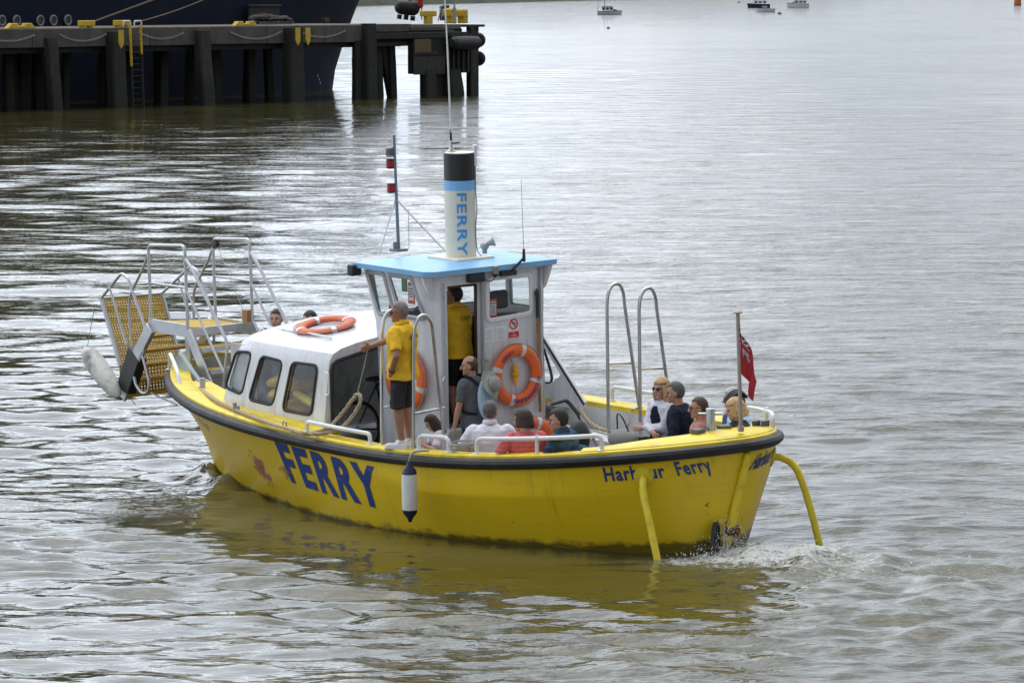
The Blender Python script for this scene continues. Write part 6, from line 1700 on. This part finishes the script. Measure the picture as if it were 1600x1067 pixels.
# yellow bollards, cleats and kerbs on the deck
def bollard(label, px, py, w, hgt, kind):
    c = pj(px, py, .55); t = on_jetty('bollard', label, 'bollard', (c.x, .55, 4.06), 'yellow bollards on the jetty')
    if kind == 'box': MB().box((0, 0, hgt * .62), (w, .34, hgt * .76)).box((-w * .28, 0, hgt * .12), (w * .25, .28, hgt * .26)).box((w * .28, 0, hgt * .12), (w * .25, .28, hgt * .26)).build('head', M_yel2, t, bevel=.03)
    elif kind == 'tee':
        MB().box((0, 0, hgt * .78), (w, .3, hgt * .44)).build('head', M_yel2, t, bevel=.05); MB().box((0, 0, hgt * .28), (w * .42, .28, hgt * .6)).build('stem', M_yel2, t, bevel=.03)
    elif kind == 'post':
        MB().box((0, 0, hgt / 2), (w, w, hgt)).build('stem', M_yel2, t, bevel=.05); MB().box((-w * .2, 0, hgt * .7), (w * 1.2, w * 1.1, hgt * .5)).build('head', M_yel2, t, bevel=.05)
    else:
        MB().prism([(-w / 2, 0), (w / 2, 0), (w * .34, hgt), (w * .14, hgt), (w * .12, hgt * .55), (-w * .12, hgt * .55), (-w * .14, hgt), (-w * .34, hgt)], (0, .15, 0), (1, 0, 0), (0, 0, 1), .3).build('cleat_body', M_yel2, t, bevel=.03)
bollard('long low yellow mooring cleat at the left end of the jetty', 31, 45, 2.1, .26, 'cleat')
bollard('square yellow bollard where the thicker mooring line is made fast', 135, 43, 1.0, .36, 'box')
bollard('square yellow bollard at the top of the yellow ladder', 190, 42, 1.0, .36, 'box')
bollard('long low yellow mooring cleat beside the pile of nets', 382, 38.5, 1.9, .24, 'cleat')
bollard('yellow tee headed bollard beside the red life ring housing', 669, 40, 1.25, .72, 'tee')
bollard('yellow bollard below the white aerial, before the lamp post', 704, 41, .52, .85, 'post')
bollard('outermost yellow bollard on the seaward corner of the jetty', 723, 39, .45, .8, 'post')
# black pneumatic fender lying on blocks
c = pdk(634, 31); t = on_jetty('pneumatic_fender', 'big black barrel fender lying on blocks on the jetty deck', 'fender', (c.x, c.y, 4.08), None, Matrix.Rotation(-.75, 3, 'Z') @ Matrix.Rotation(.12, 3, 'Y'))
MB().tube([Vector((x, 0, .75)) for x in (-.78, -.70, -.5, 0, .5, .70, .78)], [.1, .3, .44, .47, .44, .3, .1], 22).build('barrel', M_black, t)
MB().box((.1, 0, 1.24), (.2, .16, .1)).tube([Vector((-.1, 0, 1.2)), Vector((.35, 0, 1.18))], .05, 8).build('valve', M_blackp, t)
for x in (-.42, .0, .42): MB().box((x, 0, .14), (.22, .5, .28)).build('block', M_pile, t)
# heap of nets and pallets
c = pdk(430, 38); t = on_jetty('net_heap', 'heap of brown nets on pallets on the jetty', 'net heap', (c.x, c.y + .3, 4.08))
mb = MB()
for k in range(26): mb.ell((rj.uniform(-1.1, 1.1), rj.uniform(-.5, .5), rj.uniform(.2, .42)), (rj.uniform(.2, .45), .3, rj.uniform(.06, .16)), Matrix.Rotation(rj.uniform(-.4, .4), 3, 'Y'), 9, 6)
mb.build('nets', pmat('brown_net', (.06, .045, .04), .95, var=.4, scale=9, bump=1, bscale=20), t, 60)
mb = MB()
for k in range(7): mb.box((-1.2 + .4 * k, 0, .14), (.3, 1.1, .04))
mb.box((0, .4, .06), (2.8, .1, .1)).box((0, -.4, .06), (2.8, .1, .1)); mb.build('pallet', pmat('blue_grey_pallet', (.12, .15, .18), .8, var=.2), t)
c = pdk(508, 35); t = on_jetty('deck_stub', 'small rusty post stub on the jetty edge', 'post', (c.x, max(.3, c.y), 4.08)); MB().box((0, 0, .13), (.42, .3, .26)).build('stub', M_rust, t, bevel=.02); MB().box((0, 0, .02), (.55, .4, .05)).build('plate', M_pile, t)
# red housing on a post, concrete block with frame, lamp post
c = pdk(659, 31); t = on_jetty('life_ring_housing', 'red life ring housing on a thin post on the jetty', 'life ring post', (c.x, c.y, 4.08))
MB().tube([Vector((0, 0, 0)), Vector((-.03, 0, 1.1))], .035, 8).build('post', M_galv, t); MB().caps((-.13, 0, .88), (-.18, 0, 1.6), .18, .22, 14).build('housing', M_red, t)
c = pdk(693, 32); t = on_jetty('equipment_cabinet', 'grey cabinet with a sloping frame beside it on the jetty head', 'cabinet', (c.x, c.y, 4.08))
MB().prism([(-.15, 0), (.2, 0), (.2, .95), (-.15, .85)], (0, .2, 0), (1, 0, 0), (0, 0, 1), .5).build('cabinet_box', M_conc, t, bevel=.02)
MB().tube([Vector((-.55, 0, 0)), Vector((-.22, 0, .85))], .035, 6).tube([Vector((-.2, 0, 0)), Vector((-.2, 0, .85))], .03, 6).tube([Vector((-.42, 0, .35)), Vector((-.2, 0, .35))], .025, 6).build('frame', M_galv, t)
c = pdk(710, 37); t = on_jetty('lamp_post', 'grey lamp post rising out of the picture at the jetty head', 'lamp post', (c.x, c.y, 4.08))
MB().tube([Vector((0, 0, 0)), Vector((0, 0, .9))], .09, 10).build('base', M_galv, t); MB().tube([Vector((0, 0, .85)), Vector((0, 0, 5.5))], .045, 10).build('column', M_galv, t)
MB().box((0, -.25, 5.5), (.2, .7, .1)).build('lantern', M_galv, t); MB().box((.22, 0, 1.6), (.35, .12, .28)).build('bracket', M_galv, t)

# moored ship
def build_ship():
    sh = tag(empty('moored_ship', PM), 'dark navy ship hull moored along the far side of the jetty', 'ship')
    yc, hb, L = 15.5, 5.6, 78.0
    stem = [(-2.0, pj(516, 165, yc).x - .1), (0, pj(516, 160, yc).x), (1.2, pj(520, 112, yc).x), (2.6, pj(531, 72, yc).x), (4.2, pj(545, 32, yc).x), (5.4, pj(557, 0, yc).x), (14, pj(557, 0, yc).x + 7)]
    zs = [s[0] for s in stem]; rings = []
    levels = [-2, -.5, 0, .6, 1.2, 1.9, 2.6, 3.4, 4.2, 5.4, 7.5, 10, 12.5]
    ts = [0, .01, .03, .06, .1, .16, .24, .34, .46, .62, .8, 1.0]
    for t in ts:
        r = []
        for z in levels:
            xs = float(np.interp(z, zs, [s[1] for s in stem])); fl = .55 + .45 * min(1, max(0, z / 9)); e = 14 + 10 * (1 - fl)
            x = xs - L * t; d = xs - x; y = hb * min(1, (d / e)) ** (.62) if d < e else hb
            r.append(Vector((x, yc - y, z)))
        rings.append(r)
    mb = MB(); mb.loft(rings, closed=False); mb.loft([[Vector((p.x, 2 * yc - p.y, p.z)) for p in r] for r in rings], closed=False)
    top = [r[-1] for r in rings]; bot = [Vector((p.x, 2 * yc - p.y, p.z)) for p in top]; mb.loft([top, bot], closed=False)
    mb.add([rings[-1][0], rings[-1][-1], bot[-1], Vector((rings[-1][0].x, 2 * yc - rings[-1][0].y, rings[-1][0].z))], [(0, 1, 2, 3)])
    mb.build('hull', M_navy, sh, 40)
    M_rim = pmat('porthole_rim', (.22, .22, .23), .4, .4)
    ysd = yc - hb
    for px, py in ((3, 33), (26, 33), (63, 33), (83.5, 32.5), (106, 32)):
        c = pj(px, py, ysd - .05)
        p = MB().torus(c, .25, .06, rot_to((0, -1, 0)), 24, 8).build('porthole', M_rim, sh); MB().lathe([(.01, -.01), (.22, -.01), (.22, 0)], c, rot_to((0, -1, 0)), 20).build('pane', pmat('dark_port_glass', (.01, .01, .012), .1) if 'dark_port_glass' not in MATS else MATS['dark_port_glass'], p)
    c = pj(335, 99, ysd - .12)
    out = [(0, 0)] + [(.32 * math.cos(a), .32 * math.sin(a)) for a in np.linspace(.35, 1.25, 8)]
    mb = MB()
    for a0 in (.25, -1.25):
        mb.prism([(0, 0)] + [(.30 * math.cos(a), .34 * math.sin(a)) for a in np.linspace(a0, a0 + 1.0, 8)], c, (1, 0, 0), (0, 0, 1), .03)
    mb.build('thruster_mark', M_white, sh)
    for k, s in enumerate(('7', '6', '5', '4', '3')):
        c = pj(490 + k * .8, 109 + k * 5.6, yc - 2.1); bm = text_bm(s, .13, bold=.02)
        for v in bm.verts: v.co = c + Vector((v.co.x, -.12 - .05 * k, v.co.y))
        bm_obj(bm, 'draught_mark', M_white, sh)
    c = pj(412, 22, ysd - .02); MB().box(c, (2.7, .16, 1.0)).box(c + Vector((0, -.08, .45)), (2.9, .16, .14)).build('hull_recess', pmat('dull_brown_steel', (.03, .026, .026), .8, var=.3), sh, bevel=.05)
    return ysd
YS = build_ship()
def line(label, a, b, sag, r):
    o = tag(empty('mooring_line', PM), label, 'rope', 'mooring lines of the ship'); pts = [a.lerp(b, s) + Vector((0, 0, -sag * 4 * s * (1 - s))) for s in np.linspace(0, 1, 16)]
    MB().tube(pts, r, 8).build('line', pmat('brown_hawser', (.16, .11, .08), .9, var=.2) if 'brown_hawser' not in MATS else MATS['brown_hawser'], o); return o
a = pdk(147, 40); a.z = 4.3; line('thicker brown mooring line rising from the square bollard to the ship', a, pj(240, 0, 5.5) + (pj(240, 0, 5.5) - a) * .8, .0, .05)
a = pdk(208, 41); a.z = 4.25; line('thin slack mooring line rising from beside the ladder to the ship', a, pj(303, 0, 5.5) + (pj(303, 0, 5.5) - a) * .8, .22, .03)

# ------------------------------------------------------------------ small craft moored far out, and buoys
M_fw = pmat('far_white_hull', (.82, .83, .84), .4, var=.06); M_fd = pmat('far_dark_trim', (.03, .03, .035), .5); M_fn = pmat('far_navy_hull', (.02, .035, .09), .45)
def small_boat(label, px, py, L, h, hullm, trim, heading, cabin, rig=False):
    w = at_z(px, py, 0); mw = Matrix.Translation(Vector(w)) @ Matrix.Rotation(heading, 4, 'Z')
    t = tag(empty('moored_boat', mw), label, 'boat', 'small boats moored far out')
    xs = np.linspace(-L / 2, L / 2, 15); rings = []
    for x in xs:
        s = (x / L + .5); b = L * .165 * (min(1, (1 - s) * 2.6) ** .6 if s > .6 else 1) * (.86 + .14 * min(1, s * 4)); b = max(b, .02)
        sh = h * (1 + .38 * max(0, s - .3) ** 1.5); k = .72
        xx = x + (.0 if s < .8 else (s - .8) * L * .25)
        rings.append([Vector((x, b * .2, -.3)), Vector((x, b * k, 0)), Vector((x + (xx - x) * .6, b * .93, sh * .6)), Vector((xx, b, sh)), Vector((xx, -b, sh)), Vector((x + (xx - x) * .6, -b * .93, sh * .6)), Vector((x, -b * k, 0)), Vector((x, -b * .2, -.3))])
    MB().loft(rings).build('hull', hullm, t, 40)
    MB().tube([r[3] for r in rings] + [r[4] for r in rings[::-1]], .05, 6, closed=True).build('rubbing_strake', trim, t)
    MB().loft([[Vector((p.x, p.y * 1.01, (.02 if i in (1, 6) else .14))) for i, p in ((1, r[1]), (6, r[6]))] for r in rings], closed=False).build('boot_top', M_fd, t)
    if cabin:
        x0, x1, ch = cabin; b = L * .115
        mb = MB(); mb.loft([[Vector((x, y, h * .9)) for x, y in ((x0 * L, -b), (x1 * L, -b), (x1 * L, b), (x0 * L, b))], [Vector((x, y, h + ch)) for x, y in ((x0 * L, -b * .9), (x1 * L - .15, -b * .9), (x1 * L - .15, b * .9), (x0 * L, b * .9))]])
        cb = mb.build('cabin', M_fw, t, bevel=.05)
        MB().box(((x0 + x1) / 2 * L, 0, h + ch + .03), ((x1 - x0) * L + .3, b * 2.1, .07)).build('cabin_roof', M_fw, cb)
        n = 3
        for k in range(n):
            for sd in (1, -1):
                xx = (x0 + (x1 - x0) * (k + .5) / n) * L; MB().box((xx - .05, sd * b * .955, h + ch * .55), ((x1 - x0) * L / n * .62, .03, ch * .5)).build('window', M_fd, cb)
        MB().box((x1 * L - .06, 0, h + ch * .55), (.03, b * 1.5, ch * .45)).build('window', M_fd, cb)
        MB().loft([[Vector((x1 * L, -b * .8, h)), Vector((x1 * L + L * .2, -b * .4, h)), Vector((x1 * L + L * .2, b * .4, h)), Vector((x1 * L, b * .8, h))], [Vector((x1 * L, -b * .7, h + ch * .45)), Vector((x1 * L + L * .15, -b * .3, h + ch * .3)), Vector((x1 * L + L * .15, b * .3, h + ch * .3)), Vector((x1 * L, b * .7, h + ch * .45))]]).build('foredeck_hatch', trim, t)
    if rig:
        MB().tube([Vector((-L * .48, 0, h)), Vector((-L * .47, 0, h + 3.2))], .035, 6).build('mizzen_mast', M_fd, t)
        MB().tube([Vector((-L * .2, 0, h + .8)), Vector((-L * .2, 0, h + 2.6))], .06, 6).build('mast', M_fd, t)
        MB().lathe([(.2, 0), (.22, .12), (.02, .16)], (-L * .08, 0, h + 1.55), n=12).build('radar', M_fw, t)
    return t
small_boat('white fishing boat with dark trim and a wheelhouse moored far out on its own', 952, 23.6, 5.2, .75, M_fw, M_fd, R(6), (-.32, .16, 1.05), True)
small_boat('small white motor boat moored in front of the navy hulled boat', 1197, 19.6, 4.3, .8, M_fw, M_fd, R(172), (-.02, .22, .55))
small_boat('navy hulled boat with a white cabin moored far out', 1186, 13.0, 6.2, 1.15, M_fn, M_fw, R(175), (-.35, .25, .9))
small_boat('white cabin cruiser moored far out, right of the other three boats', 1247, 13.2, 6.0, 1.2, M_fw, M_fd, R(186), (-.38, .2, .95))
def buoy(label, px, py, r, mat, tall=0):
    t = tag(empty('mooring_buoy', Matrix.Translation(Vector(at_z(px, py, 0)))), label, 'buoy', 'buoys far out')
    if tall: MB().lathe([(r * .9, -.5), (r, 0), (r, tall * .75), (r * .85, tall), (.05, tall + .05)], n=20).build('float', mat, t); MB().lathe([(r * 1.04, -.4), (r * 1.06, .0), (r * 1.04, .25)], n=20).build('waterline_band', M_fd, t)
    else:
        MB().ell((0, 0, r * .25), (r, r, r * .7)).build('float', mat, t); MB().torus((0, 0, r * 1.0), r * .2, r * .07, rot_to((0, 1, 0)), 12, 6).build('eye', M_fd, t)
buoy('large orange buoy at the right edge of the far water', 1590, 9.0, 1.15, pmat('orange_buoy_paint', (.55, .16, .04), .6), 2.4)
buoy('dark mooring buoy below the far fishing boat', 950.5, 45, .24, M_fd)
buoy('brownish mooring buoy below the small white motor boat', 1218, 22.5, .45, pmat('brown_buoy_paint', (.12, .08, .06), .7))
buoy('tiny dark mooring buoy left of the navy hulled boat', 1154.5, 4.6, .5, M_fd)

# ------------------------------------------------------------------ spray thrown up at the rudder
def build_spray():
    m, t, b = newmat('white_spray'); b.inputs['Base Color'].default_value = (.8, .82, .83, 1); b.inputs['Roughness'].default_value = .35
    b.inputs['Subsurface Weight'].default_value = .2
    rg = random.Random(9); mb = MB(); c0 = Vector((-3.30, .08, .06))
    for k in range(1700):
        a = rg.gauss(math.pi, 1.1); d = abs(rg.gauss(0, .38)); hmax = .46 * math.exp(-(d / .30) ** 2) + .06
        z = rg.random() ** 1.6 * hmax; r = rg.uniform(.002, .0055) * (1.6 if z < .12 else 1)
        p = c0 + Vector((math.cos(a) * d, math.sin(a) * d * 1.1, z - .02)); st = rg.uniform(.8, 2.2)
        mb.ell(p, (r, r, r * st), Matrix.Rotation(rg.uniform(-.7, .7), 3, 'X') @ Matrix.Rotation(rg.uniform(-.7, .7), 3, 'Y'), 6, 4)
    for k in range(700):
        x = -3.4 - rg.expovariate(.55); y = rg.gauss(0, .35 + .18 * (-3.4 - x)); r = rg.uniform(.004, .010)
        mb.ell((x, y, .10 + rg.uniform(-.02, .06)), (r * 1.6, r * 1.6, r * .6), None, 6, 4)
    o = mb.build('spray', m, None, 180, mw=BM); tag(o, kind='stuff')
build_spray()
